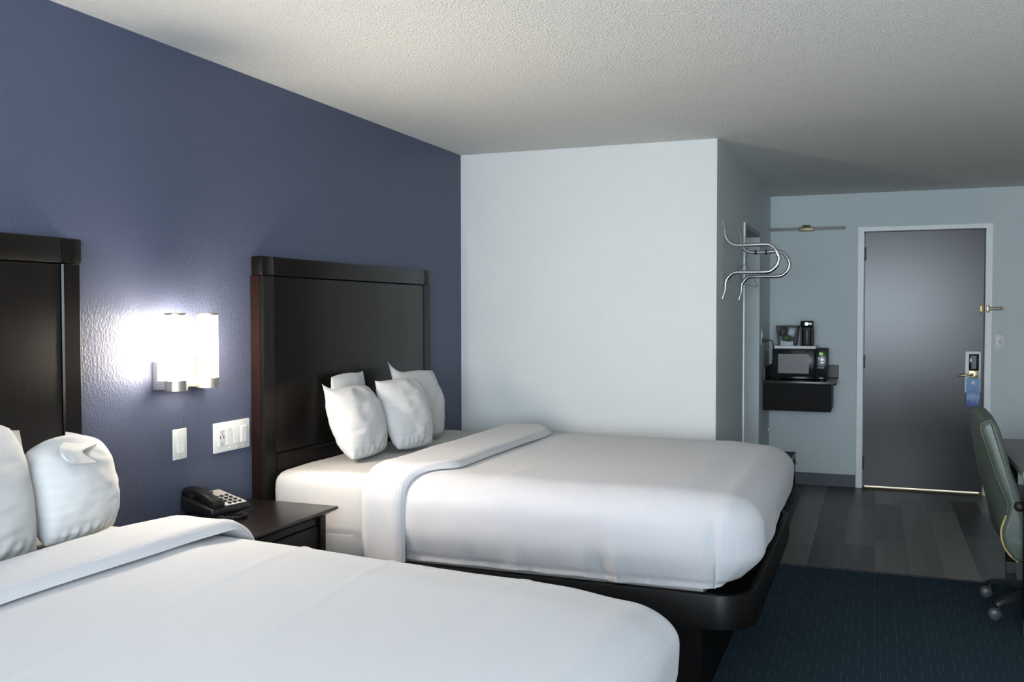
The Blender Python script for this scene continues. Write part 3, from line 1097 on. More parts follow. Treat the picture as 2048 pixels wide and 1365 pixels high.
def wedge(x0, x1, y0, y1, zb0, zb1, z0, z1, bev):
    t = bmesh.new()
    c = [(x0, y0, zb0), (x1, y0, zb1), (x1, y1, zb1), (x0, y1, zb0), (x0, y0, z0), (x1, y0, z1), (x1, y1, z1), (x0, y1, z0)]
    v = [t.verts.new(p) for p in c]
    for f in ((3, 2, 1, 0), (4, 5, 6, 7), (0, 1, 5, 4), (1, 2, 6, 5), (2, 3, 7, 6), (3, 0, 4, 7)):
        t.faces.new([v[i] for i in f])
    if bev:
        bmesh.ops.bevel(t, geom=list(t.edges), offset=bev, segments=3, affect='EDGES', profile=0.5)
    return t


pz0, pz1 = 0.078, 0.044     # back / front height of the sloping face
px0, px1 = -0.062, 0.115


def fz(x):
    return pz0 + (pz1 - pz0) * (x - px0) / (px1 - px0)


bm = wedge(px0, px1, -0.095, 0.090, 0.022, 0.018, pz0, pz1, 0.008)
obj('body', L(bm), M['phone'], ph, 40)
bm = wedge(px0 + 0.01, px1 - 0.035, -0.08, 0.075, 0.0, 0.0, 0.05, 0.03, 0.004)
obj('foot_stand', L(bm), M['phone'], ph, 40)
t = bmesh.new()
bm = wedge(px0 + 0.012, px1 - 0.012, -0.018, 0.080, fz(px0 + 0.012) - 0.004, fz(px1 - 0.012) - 0.004, fz(px0 + 0.012) + 0.0022, fz(px1 - 0.012) + 0.0022, 0.001)
fp = obj('key_panel', L(bm), M['plastic_grey'], ph, 40, label='pale grey key panel')
for i in range(4):
    for j in range(3):
        kx, ky = 0.090 - i * 0.024, 0.008 + j * 0.024
        bm = lathe(B(), [(0.0082, -0.003), (0.0082, 0.0045), (0.006, 0.006)], (kx, ky, fz(kx) + 0.001), 2, 12)
        obj('key', L(bm), M['phone'], fp, 40)
bm = bbox(-0.040, -0.028, 0.010, 0.034, fz(-0.034), fz(-0.034) + 0.006, 0.002, 1)
obj('label_strip', L(bm), M['slot'], fp, 40)
# handset
hs = [(px0 - 0.002, -0.058, pz0 + 0.010), (-0.045, -0.058, pz0 + 0.020), (-0.010, -0.058, pz0 + 0.018), (0.035, -0.058, pz0 + 0.008), (0.078, -0.058, pz0 - 0.010), (0.112, -0.058, pz0 - 0.026)]
sp_ = smooth_path(hs, 5)
P = []
for i, p in enumerate(sp_):
    f = i / (len(sp_) - 1)
    wd = 0.024 + 0.006 * (ss(0.28, 0.0, f) + ss(0.72, 1.0, f))
    th = 0.013 + 0.006 * (ss(0.25, 0.0, f) + ss(0.75, 1.0, f))
    if i in (0, len(sp_) - 1):
        wd *= 0.55
        th *= 0.5
    ring = []
    for k in range(16):
        a = 2 * PI * k / 16
        cx, cz = math.cos(a), math.sin(a)
        ring.append(p + Vector((0.25 * th * math.copysign(abs(cz) ** 0.7, cz), wd * math.copysign(abs(cx) ** 0.7, cx), th * math.copysign(abs(cz) ** 0.7, cz))))
    P.append(ring)
bm, V = grid_bm(P, closed_v=True)
bm.faces.new(V[0][::-1])
bm.faces.new(V[-1])
# ear and mouth cups
lathe(bm, [(0.022, -0.016), (0.025, -0.006), (0.025, 0.004)], (-0.036, -0.058, fz(-0.036) + 0.016), 2, 20)
lathe(bm, [(0.024, -0.014), (0.027, -0.006), (0.027, 0.008)], (0.086, -0.058, fz(0.086) + 0.012), 2, 20)
bmesh.ops.recalc_face_normals(bm, faces=bm.faces)
obj('handset', L(bm), M['phone'], ph, 50)
# coiled cord: a helix following a loop on the table


def coil(ctrl, r, turns, wire):
    path = smooth_path(ctrl, 12)
    n = turns * 10
    cum = [0]
    for a, b in zip(path, path[1:]):
        cum.append(cum[-1] + (b - a).length)
    pts = []
    for i in range(n + 1):
        s = cum[-1] * i / n
        k = max(j for j in range(len(cum)) if cum[j] <= s + 1e-9)
        k = min(k, len(path) - 2)
        f = (s - cum[k]) / max(1e-9, cum[k + 1] - cum[k])
        p = path[k].lerp(path[k + 1], f)
        tg = (path[k + 1] - path[k]).normalized()
        nx = tg.cross(Vector((0, 0, 1))).normalized()
        nz_ = nx.cross(tg)
        a = 2 * PI * i / 10
        pts.append(p + nx * math.cos(a) * r + nz_ * math.sin(a) * r)
    return tube(B(), pts, wire, 6)


bm = coil([(0.085, -0.062, 0.016), (0.135, -0.050, 0.010), (0.165, -0.010, 0.010), (0.150, 0.030, 0.010), (0.115, 0.036, 0.010), (0.098, 0.004, 0.010), (0.060, -0.010, 0.010)], 0.0065, 46, 0.0019)
obj('coiled_cord', L(bm), M['phone'], ph, 60)
bm = coil([(0.02, -0.085, 0.010), (0.00, -0.13, 0.009), (-0.035, -0.15, 0.009), (-0.045, -0.115, 0.009)], 0.006, 26, 0.0018)
obj('coiled_cord', L(bm), M['phone'], ph, 60)
bm = tube(B(), smooth_path([(-0.05, -0.05, 0.02), (-0.055, -0.11, 0.004), (-0.05, -0.16, 0.004), (-0.03, -0.25, 0.004)], 6), 0.0022, 6)
obj('line_cord', L(bm), M['phone'], ph, 60)

# ------------------------------------------------------------------ wall lamp and plates
sc = root('wall_sconce', 'lit wall lamp with two white cylinder shades between the headboards', 'lamp', (0.0, 2.80, 1.23))
obj('back_plate', bbox(0.0, 0.026, 2.692, 2.955, 1.183, 1.287, 0.002, 1), M['nickel'], sc, 30)
SY = (2.706, 2.878)
for y in SY:
    c = (0.096, y, 0)
    sh = obj('shade', lathe(B(), [(0.0375, 1.216), (0.0375, 1.453)], c, 2, 40), M['shade'], sc, 40, label='glowing white glass cylinder')
    obj('cap', lathe(B(), [(0.0382, 1.4525), (0.0390, 1.4535), (0.0390, 1.4605), (0.0382, 1.4615)], c, 2, 40), M['nickel'], sh, 40, label='thin metal cap')
    obj('socket_ring', lathe(B(), [(0.0380, 1.1835), (0.0394, 1.1845), (0.0394, 1.2215), (0.0380, 1.2225)], c, 2, 40), M['nickel'], sc, 40)
    obj('arm', bbox(0.024, 0.070, y - 0.026, y + 0.034, 1.186, 1.220, 0.002, 1), M['nickel'], sc, 30)
bm = bbox(0.026, 0.030, 2.702, 2.716, 1.205, 1.222, 0.001, 1)
lathe(bm, [(0.0035, 0.0), (0.0035, 0.010), (0.002, 0.012)], (0.030, 2.709, 1.213), 0, 12)
obj('switch', bm, M['slot'], sc, 40, label='small dark rotary switch')


def screw(y, z, x, parent, m=None):
    obj('screw', lathe(B(), [(0.0030, 0), (0.0026, 0.0012)], (x, y, z), 0, 10), m or M['plastic_grey'], parent, 40)


s1 = root('light_switch', 'single white rocker switch plate below the wall lamp', 'switch', (0.0, 2.828, 0.973))
pl = obj('plate', bbox(0.0, 0.006, 2.791, 2.866, 0.9155, 1.030, 0.003, 2), M['plastic_white'], s1, 40)
obj('bezel', bbox(0.005, 0.0075, 2.811, 2.846, 0.939, 1.006, 0.0008, 1), M['plastic_white'], s1, 30)
bm = prism(B(), [(0.006, 0.942), (0.0125, 0.942), (0.0085, 0.972), (0.006, 0.972)], 1, 2.8135, 2.8435)
obj('rocker', bm, M['plastic_white'], s1, 30)
screw(2.8285, 1.018, 0.006, pl)
screw(2.8285, 0.927, 0.006, pl)

s2 = root('outlet_plate', 'wide white four gang plate with outlet and rocker switch beside the far headboard', 'outlet', (0.0, 3.135, 0.967))
y0, y1, z0, z1 = 3.020, 3.247, 0.908, 1.027
pl = obj('plate', bbox(0.0, 0.007, y0, y1, z0, z1, 0.003, 2), M['plastic_white'], s2, 40)
gy = [y0 + 0.045 + 0.046 * i for i in range(4)]
ou = obj('outlet', bbox(0.006, 0.0095, gy[0] - 0.0168, gy[0] + 0.0168, 0.9345, 1.0005, 0.001, 1), M['plastic_white'], s2, 30)
bm = B()
for zc in (0.990, 0.947):
    box(bm, 0.0094, 0.0102, gy[0] - 0.0075, gy[0] - 0.0052, zc - 0.004, zc + 0.004)
    box(bm, 0.0094, 0.0102, gy[0] + 0.0052, gy[0] + 0.0075, zc - 0.0035, zc + 0.0035)
    lathe(bm, [(0.0026, 0.0094), (0.0026, 0.0102)], (0, gy[0], zc - 0.009), 0, 10)
box(bm, 0.0094, 0.0102, gy[0] - 0.0125, gy[0] - 0.0085, 0.962, 0.975)
box(bm, 0.0094, 0.0102, gy[0] + 0.0085, gy[0] + 0.0125, 0.962, 0.975)
obj('slot', bm, M['slot'], ou, 30, label='dark plug and charging slots')
for i in (1, 2):
    obj('blank_insert', bbox(0.006, 0.0082, gy[i] - 0.0166, gy[i] + 0.0166, 0.9345, 1.0005, 0.001, 1), M['plastic_white'], s2, 30)
obj('bezel', bbox(0.006, 0.0085, gy[3] - 0.0172, gy[3] + 0.0172, 0.934, 1.001, 0.001, 1), M['plastic_white'], s2, 30)
obj('rocker', prism(B(), [(0.007, 0.937), (0.0095, 0.937), (0.0105, 0.968), (0.0150, 0.998), (0.007, 0.998)], 1, gy[3] - 0.0150, gy[3] + 0.0150), M['plastic_white'], s2, 30)
for y in gy:
    screw(y, 1.0135, 0.007, pl)
    screw(y, 0.9215, 0.007, pl)

s3 = root('light_switch', 'small white toggle switch plate on the wall right of the entry door', 'switch', (3.338, YE, 1.225))
obj('plate', bbox(3.303, 3.374, YE - 0.006, YE, 1.168, 1.284, 0.003, 2), M['plastic_white'], s3, 40)
obj('toggle', prism(B(), [(YE - 0.006, 1.216), (YE - 0.020, 1.226), (YE - 0.020, 1.234), (YE - 0.006, 1.238)], 0, 3.333, 3.344), M['plastic_grey'], s3, 30)

# door card hanging on the lever
tg = root('door_card', 'blue printed card hanging from the brass lever', 'card', (3.152, dy - 0.03, 0.84))
bm = bmesh.new()
cx, cz = 3.152, 0.897
outer = [(3.104, 0.712), (3.200, 0.712), (3.200, 0.936), (3.104, 0.936)]
seg = 24
ring_i = [bm.verts.new((cx + 0.014 * math.cos(2 * PI * k / seg), dy - 0.030, cz + 0.017 * math.sin(2 * PI * k / seg))) for k in range(seg)]


def sq(k):
    a = 2 * PI * k / seg
    dx, dz = math.cos(a), math.sin(a)
    tx = ((outer[1][0] - cx) / dx) if dx > 1e-6 else ((outer[0][0] - cx) / dx if dx < -1e-6 else 1e9)
    tz = ((outer[2][1] - cz) / dz) if dz > 1e-6 else ((outer[0][1] - cz) / dz if dz < -1e-6 else 1e9)
    s_ = min(tx, tz)
    return (cx + dx * s_, dy - 0.030, cz + dz * s_)


ring_o = [bm.verts.new(sq(k)) for k in range(seg)]
cnr = [bm.verts.new((a, dy - 0.030, b)) for a, b in outer]
for k in range(seg):
    bm.faces.new((ring_i[k], ring_o[k], ring_o[(k + 1) % seg], ring_i[(k + 1) % seg]))
def fillc(cv):
    # corner triangle between the two outer points on either side of the corner
    best = None
    for k in range(seg):
        a, b = ring_o[k], ring_o[(k + 1) % seg]
        if abs(a.co.x - b.co.x) > 1e-6 and abs(a.co.z - b.co.z) > 1e-6:
            if (abs(a.co.x - cv.co.x) < 1e-6 or abs(b.co.x - cv.co.x) < 1e-6) and (abs(a.co.z - cv.co.z) < 1e-6 or abs(b.co.z - cv.co.z) < 1e-6):
                bm.faces.new((a, cv, b))


for cv in cnr:
    fillc(cv)
bmesh.ops.recalc_face_normals(bm, faces=bm.faces)
bmesh.ops.solidify(bm, geom=list(bm.faces), thickness=0.0015)
obj('card', bm, M['tag'], tg, 0)

# ------------------------------------------------------------------ chrome coat brackets
NEAR = [(1.579, 2.004), (1.591, 1.959), (1.591, 1.926), (1.601, 1.893), (1.624, 1.866), (1.656, 1.853), (1.735, 1.852), (1.829, 1.853), (1.861, 1.842), (1.886, 1.813),
        (1.898, 1.781), (1.898, 1.761), (1.889, 1.733), (1.866, 1.708), (1.835, 1.695), (1.736, 1.694), (1.665, 1.694), (1.633, 1.685), (1.607, 1.657), (1.597, 1.633), (1.595, 1.592), (1.580, 1.541)]


def bracket(y, label):
    o = root('coat_bracket', label, 'coat bracket', (XN, y, 1.54), 'chrome coat brackets on the entry wall')
    pts = smooth_path([(x, y, z) for x, z in NEAR], 4)
    n = len(pts)
    rr = [0.0115 - 0.005 * (1 - ss(0, 0.12, i / (n - 1))) - 0.005 * (1 - ss(0, 0.12, 1 - i / (n - 1))) for i in range(n)]
    obj('bent_tube', tube(B(), pts, rr, 14), M['chrome'], o, 60)
    obj('collar', tube(B(), [(1.899, y, 1.777), (1.900, y, 1.771), (1.899, y, 1.765)], 0.0132, 14), M['chrome'], o, 40)
    return o


bracket(5.63, 'nearer bent chrome tube coat bracket on the entry side wall')
b2 = bracket(6.34, 'farther bent chrome tube coat bracket, the one with dark rings')
for x in (1.687, 1.753):
    obj('ring', lathe(B(), [(0.0125, -0.006), (0.0155, -0.006), (0.0155, 0.006), (0.0125, 0.006)], (x, 6.34, 1.852), 0, 16), M['rubber'], b2, 40, label='dark ring on the tube')
wh = root('wire_hanger', 'thin dark wire coat hanger hanging from the farther chrome bracket', 'hanger', (1.63, 6.30, 1.85))
hx = 1.632
bm = tube(B(), smooth_path([(hx, 6.325, 1.872), (hx, 6.345, 1.880), (hx, 6.360, 1.868), (hx, 6.350, 1.845), (hx, 6.30, 1.80), (hx, 6.29, 1.775)], 4), 0.0016, 6)
obj('hook', bm, M['wire'], wh, 60)
bm = tube(B(), [(hx, 6.29, 1.778), (hx, 5.88, 1.722), (hx, 5.92, 1.705), (hx, 6.20, 1.640), (hx, 6.90, 1.640), (hx, 6.90, 1.656), (hx, 6.29, 1.778)], 0.0016, 6)
obj('wire_frame', bm, M['wire'], wh, 60)

# ------------------------------------------------------------------ bar fixture over the cabinet
lb = root('wall_bar', 'slim grey horizontal bar with a brass middle high on the wall above the microwave', 'wall fixture', (1.88, YE, 2.16))
obj('bar', bbox(XN + 0.004, 2.185, YE - 0.058, YE - 0.030, 2.146, 2.168, 0.004, 2), M['casing2'], lb, 40)
obj('mount', bbox(1.815, 1.935, YE - 0.062, YE, 2.138, 2.172, 0.006, 2), M['old_brass'], lb, 40, label='brass middle mount')
obj('top_cap', bbox(1.842, 1.905, YE - 0.052, YE - 0.01, 2.170, 2.186, 0.004, 2), M['rubber'], lb, 40, label='black cap')

# ------------------------------------------------------------------ floating cabinet with microwave corner
CY = 7.80
cb = root('wall_cabinet', 'black floating cabinet with dark countertop in the entry corner', 'cabinet', (1.84, 8.05, 0.68))
obj('carcass', bbox(XN + 0.002, 2.100, CY + 0.020, YE - 0.002, 0.672, 0.885), M['black'], cb, 0)
obj('front_panel', bbox(XN + 0.004, 2.103, CY, CY + 0.019, 0.672, 0.884, 0.002, 1), M['black'], cb, 30)
obj('countertop', bbox(XN + 0.002, 2.140, CY - 0.022, YE - 0.002, 0.886, 0.914, 0.004, 2), M['stone'], cb, 30)
obj('backsplash', bbox(XN + 0.002, 2.140, YE - 0.022, YE - 0.002, 0.914, 1.020, 0.003, 1), M['stone_end'], cb, 30, label='brownish raised back edge')
obj('side_splash', bbox(XN + 0.002, XN + 0.022, CY - 0.020, YE - 0.022, 0.914, 1.020, 0.003, 1), M['stone'], cb, 30)

mw = root('microwave', 'black microwave oven on the floating cabinet', 'microwave', (1.86, 8.0, 0.914))
mx0, mx1, my0, my1, mz0, mz1 = 1.648, 2.066, 7.850, 8.200, 0.924, 1.166
obj('body', bbox(mx0, mx1, my0 + 0.02, my1, mz0, mz1, 0.006, 2), M['black'], mw, 30)
dr = obj('door', bbox(mx0, mx1 - 0.095, my0, my0 + 0.019, mz0 + 0.003, mz1 - 0.003, 0.003, 2), M['glass_dark'], mw, 30)
obj('door_window', bbox(mx0 + 0.045, mx1 - 0.135, my0 - 0.002, my0 + 0.002, mz0 + 0.045, mz1 - 0.040, 0.001, 1), M['mesh_window'], dr, 30, label='grey see-through door window')
cp = obj('control_panel', bbox(mx1 - 0.093, mx1, my0, my0 + 0.019, mz0 + 0.003, mz1 - 0.003, 0.003, 2), M['glass_dark'], mw, 30)
obj('display', bbox(mx1 - 0.058, mx1 - 0.030, my0 - 0.002, my0 + 0.001, mz1 - 0.046, mz1 - 0.026), M['green_led'], cp, 0, label='green lit display')
for i in range(4):
    for j in range(3):
        obj('button', bbox(mx1 - 0.068 + j * 0.017, mx1 - 0.055 + j * 0.017, my0 - 0.002, my0 + 0.001, mz1 - 0.080 - i * 0.024, mz1 - 0.064 - i * 0.024), M['plastic_grey' if i == 0 else 'mesh_window'], cp, 0)
for (fx, fy) in ((mx0 + 0.04, my0 + 0.05), (mx1 - 0.04, my0 + 0.05), (mx0 + 0.04, my1 - 0.05), (mx1 - 0.04, my1 - 0.05)):
    obj('foot', lathe(B(), [(0.012, 0.914), (0.012, 0.926)], (fx, fy, 0), 2, 12), M['rubber'], mw, 40)

ty = root('serving_tray', 'pale grey tray on top of the microwave', 'tray', (1.82, 7.99, 1.166))
bm = bbox(1.660, 1.985, 7.86, 8.13, 1.1665, 1.174, 0.003, 1)
for (a, b, c, d) in ((1.660, 1.985, 7.86, 7.867), (1.660, 1.985, 8.123, 8.13), (1.660, 1.667, 7.86, 8.13), (1.978, 1.985, 7.86, 8.13)):
    box(bm, a, b, c, d, 1.170, 1.190, 0.002, 1)
obj('tray_body', bm, M['plastic_white'], ty, 30)

# square bin of supplies
sb = root('supply_bin', 'clear tapered bin with a black rim full of packets, beside the coffee maker', 'bin', (1.757, 7.985, 1.174))
bx, by = 1.757, 7.985


def frustum(bm, z0, z1, a0, a1, b0, b1):
    t = bmesh.new()
    v = [t.verts.new((bx + sx_ * (a0 if zz == z0 else a1), by + sy_ * (b0 if zz == z0 else b1), zz)) for zz in (z0, z1) for sx_, sy_ in ((-1, -1), (1, -1), (1, 1), (-1, 1))]
    t.faces.new((v[3], v[2], v[1], v[0]))
    for k in range(4):
        t.faces.new((v[k], v[(k + 1) % 4], v[4 + (k + 1) % 4], v[4 + k]))
    bmesh.ops.solidify(t, geom=list(t.faces), thickness=0.002)
    merge(bm, t)
    return bm


obj('bin_body', frustum(B(), 1.175, 1.340, 0.064, 0.080, 0.060, 0.075), M['clear'], sb, 0, label='clear plastic body')
bm = B()
for (a, b, c, d) in ((-0.088, 0.088, -0.083, -0.076), (-0.088, 0.088, 0.076, 0.083), (-0.088, -0.081, -0.083, 0.083), (0.081, 0.088, -0.083, 0.083)):
    box(bm, bx + a, bx + b, by + c, by + d, 1.338, 1.350, 0.002, 1)
obj('rim', bm, M['rubber'], sb, 30, label='black rim')
for (sx_, sy_) in ((-1, -1), (1, -1), (1, 1), (-1, 1)):
    bm = tube(B(), [(bx + sx_ * 0.066, by + sy_ * 0.062, 1.176), (bx + sx_ * 0.083, by + sy_ * 0.078, 1.340)], 0.0035, 6)
    obj('corner_bar', bm, M['rubber'], sb, 40)


def packet(name, m, label, cat, c, sx_, sy_, sz_, ry, rz):
    t = bmesh.new()
    bmesh.ops.create_cube(t, size=1)
    bmesh.ops.subdivide_edges(t, edges=list(t.edges), cuts=4, use_grid_fill=True)
    for v in t.verts:
        q = v.co
        pf = ((1 - (2 * q.x) ** 2) * (1 - (2 * q.z) ** 2))
        v.co = Vector((q.x * sx_, q.y * sy_ * (0.15 + 0.85 * max(0, pf) ** 0.5), q.z * sz_))
    mt = Matrix.Translation(c) @ Matrix.Rotation(rz, 4, 'Z') @ Matrix.Rotation(ry, 4, 'Y')
    bmesh.ops.transform(t, matrix=mt, verts=t.verts)
    return obj(name, t, m, None, 60, label, cat, origin=c)


packet('sugar_packet', M['packet_white'], 'white packet at the bottom of the clear bin', 'packet', (1.752, 7.945, 1.202), 0.100, 0.022, 0.046, 0.05, 0.05)
packet('coffee_packet', M['packet_brown'], 'dark brown packet at the upper left of the clear bin', 'packet', (1.722, 7.965, 1.300), 0.060, 0.022, 0.080, 0.12, 0.15)
packet('tea_packet', M['packet_green'], 'green packet in the middle of the clear bin', 'packet', (1.742, 7.962, 1.250), 0.055, 0.020, 0.044, -0.3, -0.1)
packet('cup_sleeve', M['packet_white'], 'white wrapped cup at the upper right of the clear bin', 'cup', (1.788, 7.985, 1.298), 0.056, 0.044, 0.070, 0.25, 0.2)
packet('stirrer_packet', M['packet_brown'], 'dark packet behind the white wrapped cup in the bin', 'packet', (1.775, 8.012, 1.235), 0.070, 0.022, 0.090, 0.05, -0.1)

# coffee maker
cf = root('coffee_maker', 'tall black single cup coffee maker on the tray', 'coffee maker', (1.908, 7.98, 1.174))
cx, cy = 1.908, 7.985
obj('base', bbox(cx - 0.050, cx + 0.050, cy - 0.07, cy + 0.07, 1.1745, 1.196, 0.006, 2), M['rubber'], cf, 40)
obj('tower', bbox(cx - 0.050, cx + 0.050, cy + 0.005, cy + 0.07, 1.194, 1.345, 0.006, 2), M['rubber'], cf, 40)
obj('head', bbox(cx - 0.050, cx + 0.050, cy - 0.066, cy + 0.07, 1.338, 1.390, 0.010, 3), M['glass_dark'], cf, 40)
obj('side_column', bbox(cx - 0.050, cx - 0.036, cy - 0.05, cy + 0.01, 1.194, 1.340, 0.003, 1), M['rubber'], cf, 40)
obj('side_column', bbox(cx + 0.036, cx + 0.050, cy - 0.05, cy + 0.01, 1.194, 1.340, 0.003, 1), M['rubber'], cf, 40)
obj('start_button', lathe(B(), [(0.012, -0.004), (0.012, 0.002)], (cx - 0.002, cy - 0.066, 1.366), 1, 16), M['chrome'], cf, 40, label='shiny round button')
obj('travel_mug', lathe(B(), [(0.026, 1.197), (0.031, 1.23), (0.032, 1.31), (0.030, 1.320)], (cx, cy - 0.030, 0), 2, 20), M['caster'], cf, 40)

# outlet, plug and cord on the entry wall
s4 = root('wall_outlet', 'white outlet plate beside the microwave on the entry side wall', 'outlet', (XN, 7.69, 1.258))
obj('plate', bbox(XN, XN + 0.007, 7.650, 7.722, 1.200, 1.315, 0.003, 2), M['plastic_white'], s4, 40)
obj('socket', bbox(XN + 0.006, XN + 0.010, 7.670, 7.702, 1.262, 1.298, 0.001, 1), M['plastic_white'], s4, 30)
pc = root('power_cord', 'black power cord plugged in beside the microwave', 'cord', (XN + 0.01, 7.69, 1.235))
obj('plug', bbox(XN + 0.008, XN + 0.040, 7.672, 7.700, 1.222, 1.248, 0.005, 2), M['rubber'], pc, 40)
bm = tube(B(), smooth_path([(XN + 0.038, 7.688, 1.236), (XN + 0.062, 7.72, 1.238), (XN + 0.066, 7.90, 1.215), (XN + 0.050, 8.12, 1.14), (XN + 0.035, 8.20, 1.02), (XN + 0.035, 8.22, 0.93)], 6), 0.004, 8)
obj('cable', bm, M['rubber'], pc, 60)

ds = root('door_stop', 'small round white door bumper low on the entry wall in the corner', 'door stop', (XN, 8.27, 0.457))
obj('bumper', lathe(B(), [(0.022, 0.0), (0.022, 0.008), (0.012, 0.014), (0.013, 0.024), (0.006, 0.028)], (XN, 8.255, 0.457), 0, 16), M['plastic_white'], ds, 50)

# low black trunk behind the bed
tr = root('storage_trunk', 'low black trunk with dull metal corner trim, partly hidden behind the far bed', 'trunk', (1.70, 8.0, 0))
obj('body', bbox(1.592, 1.800, 7.68, 8.300, 0.004, 0.268, 0.004, 1), M['black'], tr, 30)
obj('lid', bbox(1.590, 1.803, 7.675, 8.302, 0.240, 0.276, 0.004, 1), M['black'], tr, 30)
bm = bbox(1.799, 1.806, 7.675, 8.302, 0.252, 0.279, 0.002, 1)
obj('edge_trim', bm, M['trunk_trim'], tr, 30, label='dull metal edge trim')
bm = tube(B(), smooth_path([(1.806, 8.27, 0.185), (1.812, 8.18, 0.205), (1.812, 8.05, 0.195), (1.812, 7.98, 0.15), (1.806, 7.96, 0.11)], 5), 0.008, 8)
obj('handle', bm, M['trunk_trim'], tr, 50, label='curved metal handle')

# ------------------------------------------------------------------ desk
dk = root('desk', 'dark grey topped desk at the right edge, with black legs', 'desk', (3.37, 5.32, 0.008))
TX, TY0, TY1 = 3.040, 4.720, 5.925
obj('desktop', bbox(TX, XR - 0.005, TY0, TY1, 0.722, 0.750, 0.003, 2), M['desk'], dk, 30)
obj('edge_band', bbox(TX - 0.002, XR - 0.005, TY0 - 0.002, TY0 + 0.0005, 0.722, 0.747, 0.001, 1), M['desk'], dk, 30)
obj('apron', bbox(TX + 0.03, XR - 0.03, TY0 + 0.03, TY0 + 0.05, 0.640, 0.721), M['black'], dk, 0)
obj('apron', bbox(TX + 0.03, XR - 0.03, TY1 - 0.05, TY1 - 0.03, 0.640, 0.721), M['black'], dk, 0)
obj('apron', bbox(XR - 0.05, XR - 0.03, TY0 + 0.05, TY1 - 0.05, 0.35, 0.721), M['black'], dk, 0)
for (lx, ly) in ((TX + 0.012, TY0 + 0.012), (TX + 0.075, TY1 - 0.06), (XR - 0.08, TY0 + 0.012), (XR - 0.08, TY1 - 0.06)):
    zf = 0.0 if ly > YC else 0.008
    lg = obj('leg', bbox(lx, lx + 0.052, ly, ly + 0.052, zf + 0.07, 0.722, 0.002, 1), M['black'], dk, 30)
    obj('foot', bbox(lx + 0.002, lx + 0.050, ly + 0.002, ly + 0.050, zf, zf + 0.07, 0.002, 1), M['caster'], lg, 30, label='grey foot')

# ------------------------------------------------------------------ office chair
ch = root('office_chair', 'green leather office chair on casters pushed up to the desk', 'chair', (3.235, 5.135, 0.008))
REAR_E = [(2.930, .962), (2.900, .952), (2.883, .920), (2.912, .823), (2.944, .720), (2.983, .618), (3.000, .570), (2.990, .514), (2.974, .455), (2.980, .397), (3.007, .345), (3.045, .312)]
REAR_M = [(2.925, .992), (2.886, .984), (2.862, .945), (2.872, .832), (2.895, .705), (2.922, .600), (2.936, .545), (2.950, .490), (2.962, .440), (2.985, .380), (3.015, .335), (3.050, .308)]
TAIL = [(3.15, .300), (3.30, .302), (3.44, .310), (3.475, .335), (3.480, .375), (3.455, .405), (3.33, .412), (3.20, .408), (3.115, .425), (3.080, .470), (3.068, .530)]
FRONT_E = [(3.061, .578), (3.040, .657), (3.010, .736), (2.990, .815), (2.968, .895), (2.952, .940)]
FRONT_M = [(3.055, .578), (3.030, .657), (2.998, .736), (2.978, .815), (2.958, .910), (2.945, .965)]
Y0, Y1 = 4.860, 5.345
nst = 17
P = []
for i in range(nst):
    f = i / (nst - 1)
    a = abs(2 * f - 1)
    w = 1 - a ** 2.6
    prof = [Vector((e[0] + (m_[0] - e[0]) * w, 0, e[1] + (m_[1] - e[1]) * w)) for e, m_ in zip(REAR_E, REAR_M)] + \
           [Vector((p[0], 0, p[1] - 0.008 * w * (1 if p[1] > 0.39 else 0))) for p in TAIL] + \
           [Vector((e[0] + (m_[0] - e[0]) * w, 0, e[1] + (m_[1] - e[1]) * w)) for e, m_ in zip(FRONT_E, FRONT_M)]
    yy = Y0 + (Y1 - Y0) * f
    prof = smooth_path(prof + [prof[0]], 4)[:-1]
    P.append([Vector((p.x, yy, p.z)) for p in prof])


def shrink(row, d, yy):
    """offset a closed outline inwards by d (xz plane)"""
    n = len(row)
    out = []
    for k in range(n):
        a, b = row[(k - 1) % n], row[(k + 1) % n]
        tn = Vector((b.x - a.x, 0, b.z - a.z)).normalized()
        nrm = Vector((-tn.z, 0, tn.x))
        out.append(Vector((row[k].x, yy, row[k].z)) + nrm * d)
    return out


# orientation test: make sure shrink goes inwards
ar = sum(P[0][k].x * P[0][(k + 1) % len(P[0])].z - P[0][(k + 1) % len(P[0])].x * P[0][k].z for k in range(len(P[0])))
sg = 1 if ar > 0 else -1
pre = [shrink(P[0], sg * d, Y0 - o_) for d, o_ in ((0.020, 0.020), (0.011, 0.017), (0.004, 0.011))]
post = [shrink(P[-1], sg * d, Y1 + o_) for d, o_ in ((0.004, 0.011), (0.011, 0.017), (0.020, 0.020))]
PP = pre + P + post
bm, V = grid_bm(PP, closed_v=True)
bm.faces.new(V[0][::-1])
bm.faces.new(V[-1])
bmesh.ops.recalc_face_normals(bm, faces=bm.faces)
shell = obj('upholstered_shell', bm, M['leather'], ch, 70)
rearE = smooth_path([(x, 0, z) for x, z in REAR_E], 6)
up_ = [Vector((p.x - 0.001, Y0 - 0.004, p.z)) for p in rearE if p.z > 0.53]
lo_ = [Vector((p.x - 0.001, Y0 - 0.004, p.z)) for p in rearE if p.z <= 0.53]
obj('piping', tube(B(), up_, 0.0035, 8), M['leather'], shell, 60)
obj('piping', tube(B(), lo_, 0.0048, 8), M['piping'], shell, 60, label='worn tan piping')
bm = lathe(B(), [(0.010, -0.040), (0.010, -0.012), (0.022, -0.012), (0.024, -0.022), (0.017, -0.036), (0.006, -0.042)][::-1], (3.043, Y0 - 0.012, 0.573), 1, 20)
obj('side_knob', bm, M['rubber'], ch, 50, label='round black side knob')
CX, CYc = 3.235, 5.135
obj('gas_column', lathe(B(), [(0.030, 0.10), (0.030, 0.20), (0.018, 0.205), (0.018, 0.300)], (CX, CYc, 0), 2, 20), M['rubber'], ch, 40)
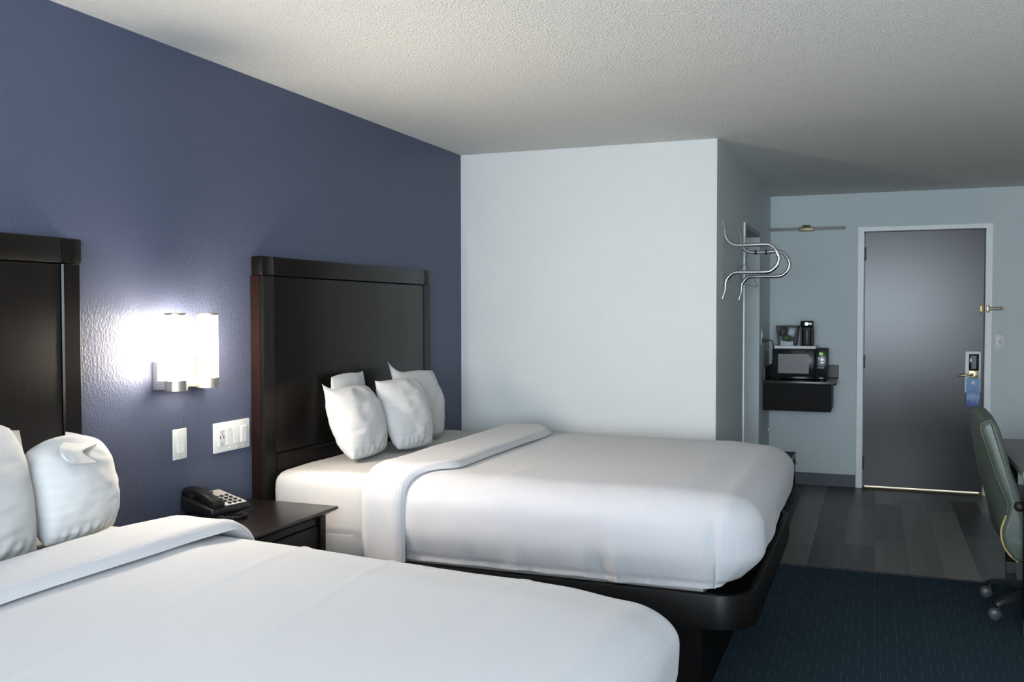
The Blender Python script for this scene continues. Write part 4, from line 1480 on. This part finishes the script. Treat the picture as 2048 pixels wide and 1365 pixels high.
obj('seat_plate', bbox(CX - 0.10, CX + 0.12, CYc - 0.09, CYc + 0.09, 0.270, 0.306, 0.006, 2), M['rubber'], ch, 40)
hub = obj('base_hub', lathe(B(), [(0.030, 0.085), (0.048, 0.09), (0.048, 0.130), (0.036, 0.145)], (CX, CYc, 0), 2, 20), M['rubber'], ch, 40)
for k in range(5):
    a = PI + R(36) + k * 2 * PI / 5
    ca, sa = math.cos(a), math.sin(a)

    def at(d, s, z):
        return Vector((CX + ca * d - sa * s, CYc + sa * d + ca * s, z))
    prof = [(0.03, 0.030, 0.092, 0.135), (0.12, 0.028, 0.100, 0.136), (0.22, 0.024, 0.098, 0.126), (0.29, 0.022, 0.086, 0.112), (0.325, 0.018, 0.078, 0.098), (0.338, 0.010, 0.076, 0.088)]
    P = []
    for d, hw, zb_, zt_ in prof:
        P.append([at(d, -hw, zb_), at(d, -hw, zt_ - 0.010), at(d, -hw * 0.6, zt_), at(d, hw * 0.6, zt_), at(d, hw, zt_ - 0.010), at(d, hw, zb_)])
    bm, V = grid_bm(P, closed_v=True)
    bm.faces.new(V[0][::-1])
    bm.faces.new(V[-1])
    bmesh.ops.recalc_face_normals(bm, faces=bm.faces)
    obj('base_leg', bm, M['rubber'], ch, 40)
    # twin wheel caster, swivelled
    c = at(0.318, 0, 0)
    ang = R(200) + k * 0.5 if k not in (0, 4) else R(180)
    ux = Vector((math.cos(ang), math.sin(ang), 0))
    vx = Vector((-math.sin(ang), math.cos(ang), 0))
    bm = tube(B(), [c + Vector((0, 0, 0.05)), c + Vector((0, 0, 0.088))], 0.008, 10)
    # hood over the wheels
    hood = []
    for q in range(9):
        th = R(-10) + R(200) * q / 8
        o_ = c + ux * 0.018
        hood.append([o_ + ux * math.cos(th) * 0.031 + Vector((0, 0, 0.034 + math.sin(th) * 0.031)) + vx * s_ for s_ in (-0.010, 0.010)])
    t, Vh = grid_bm(hood)
    bmesh.ops.recalc_face_normals(t, faces=t.faces)
    bmesh.ops.solidify(t, geom=list(t.faces), thickness=0.004)
    merge(bm, t)
    cs = obj('caster', bm, M['rubber'], ch, 40)
    for s_ in (-1, 1):
        t = lathe(B(), [(0.020, -0.010), (0.026, -0.008), (0.0262, 0.006), (0.018, 0.011), (0.006, 0.0125)], (0, 0, 0), 2, 20)
        zax = vx * s_
        mt = Matrix((ux, zax.cross(ux), zax)).transposed().to_4x4()
        mt.translation = c + ux * 0.018 + vx * s_ * 0.018 + Vector((0, 0, 0.0345))
        bmesh.ops.transform(t, matrix=mt, verts=t.verts)
        obj('wheel', t, M['caster'], cs, 40, label='grey plastic wheel')
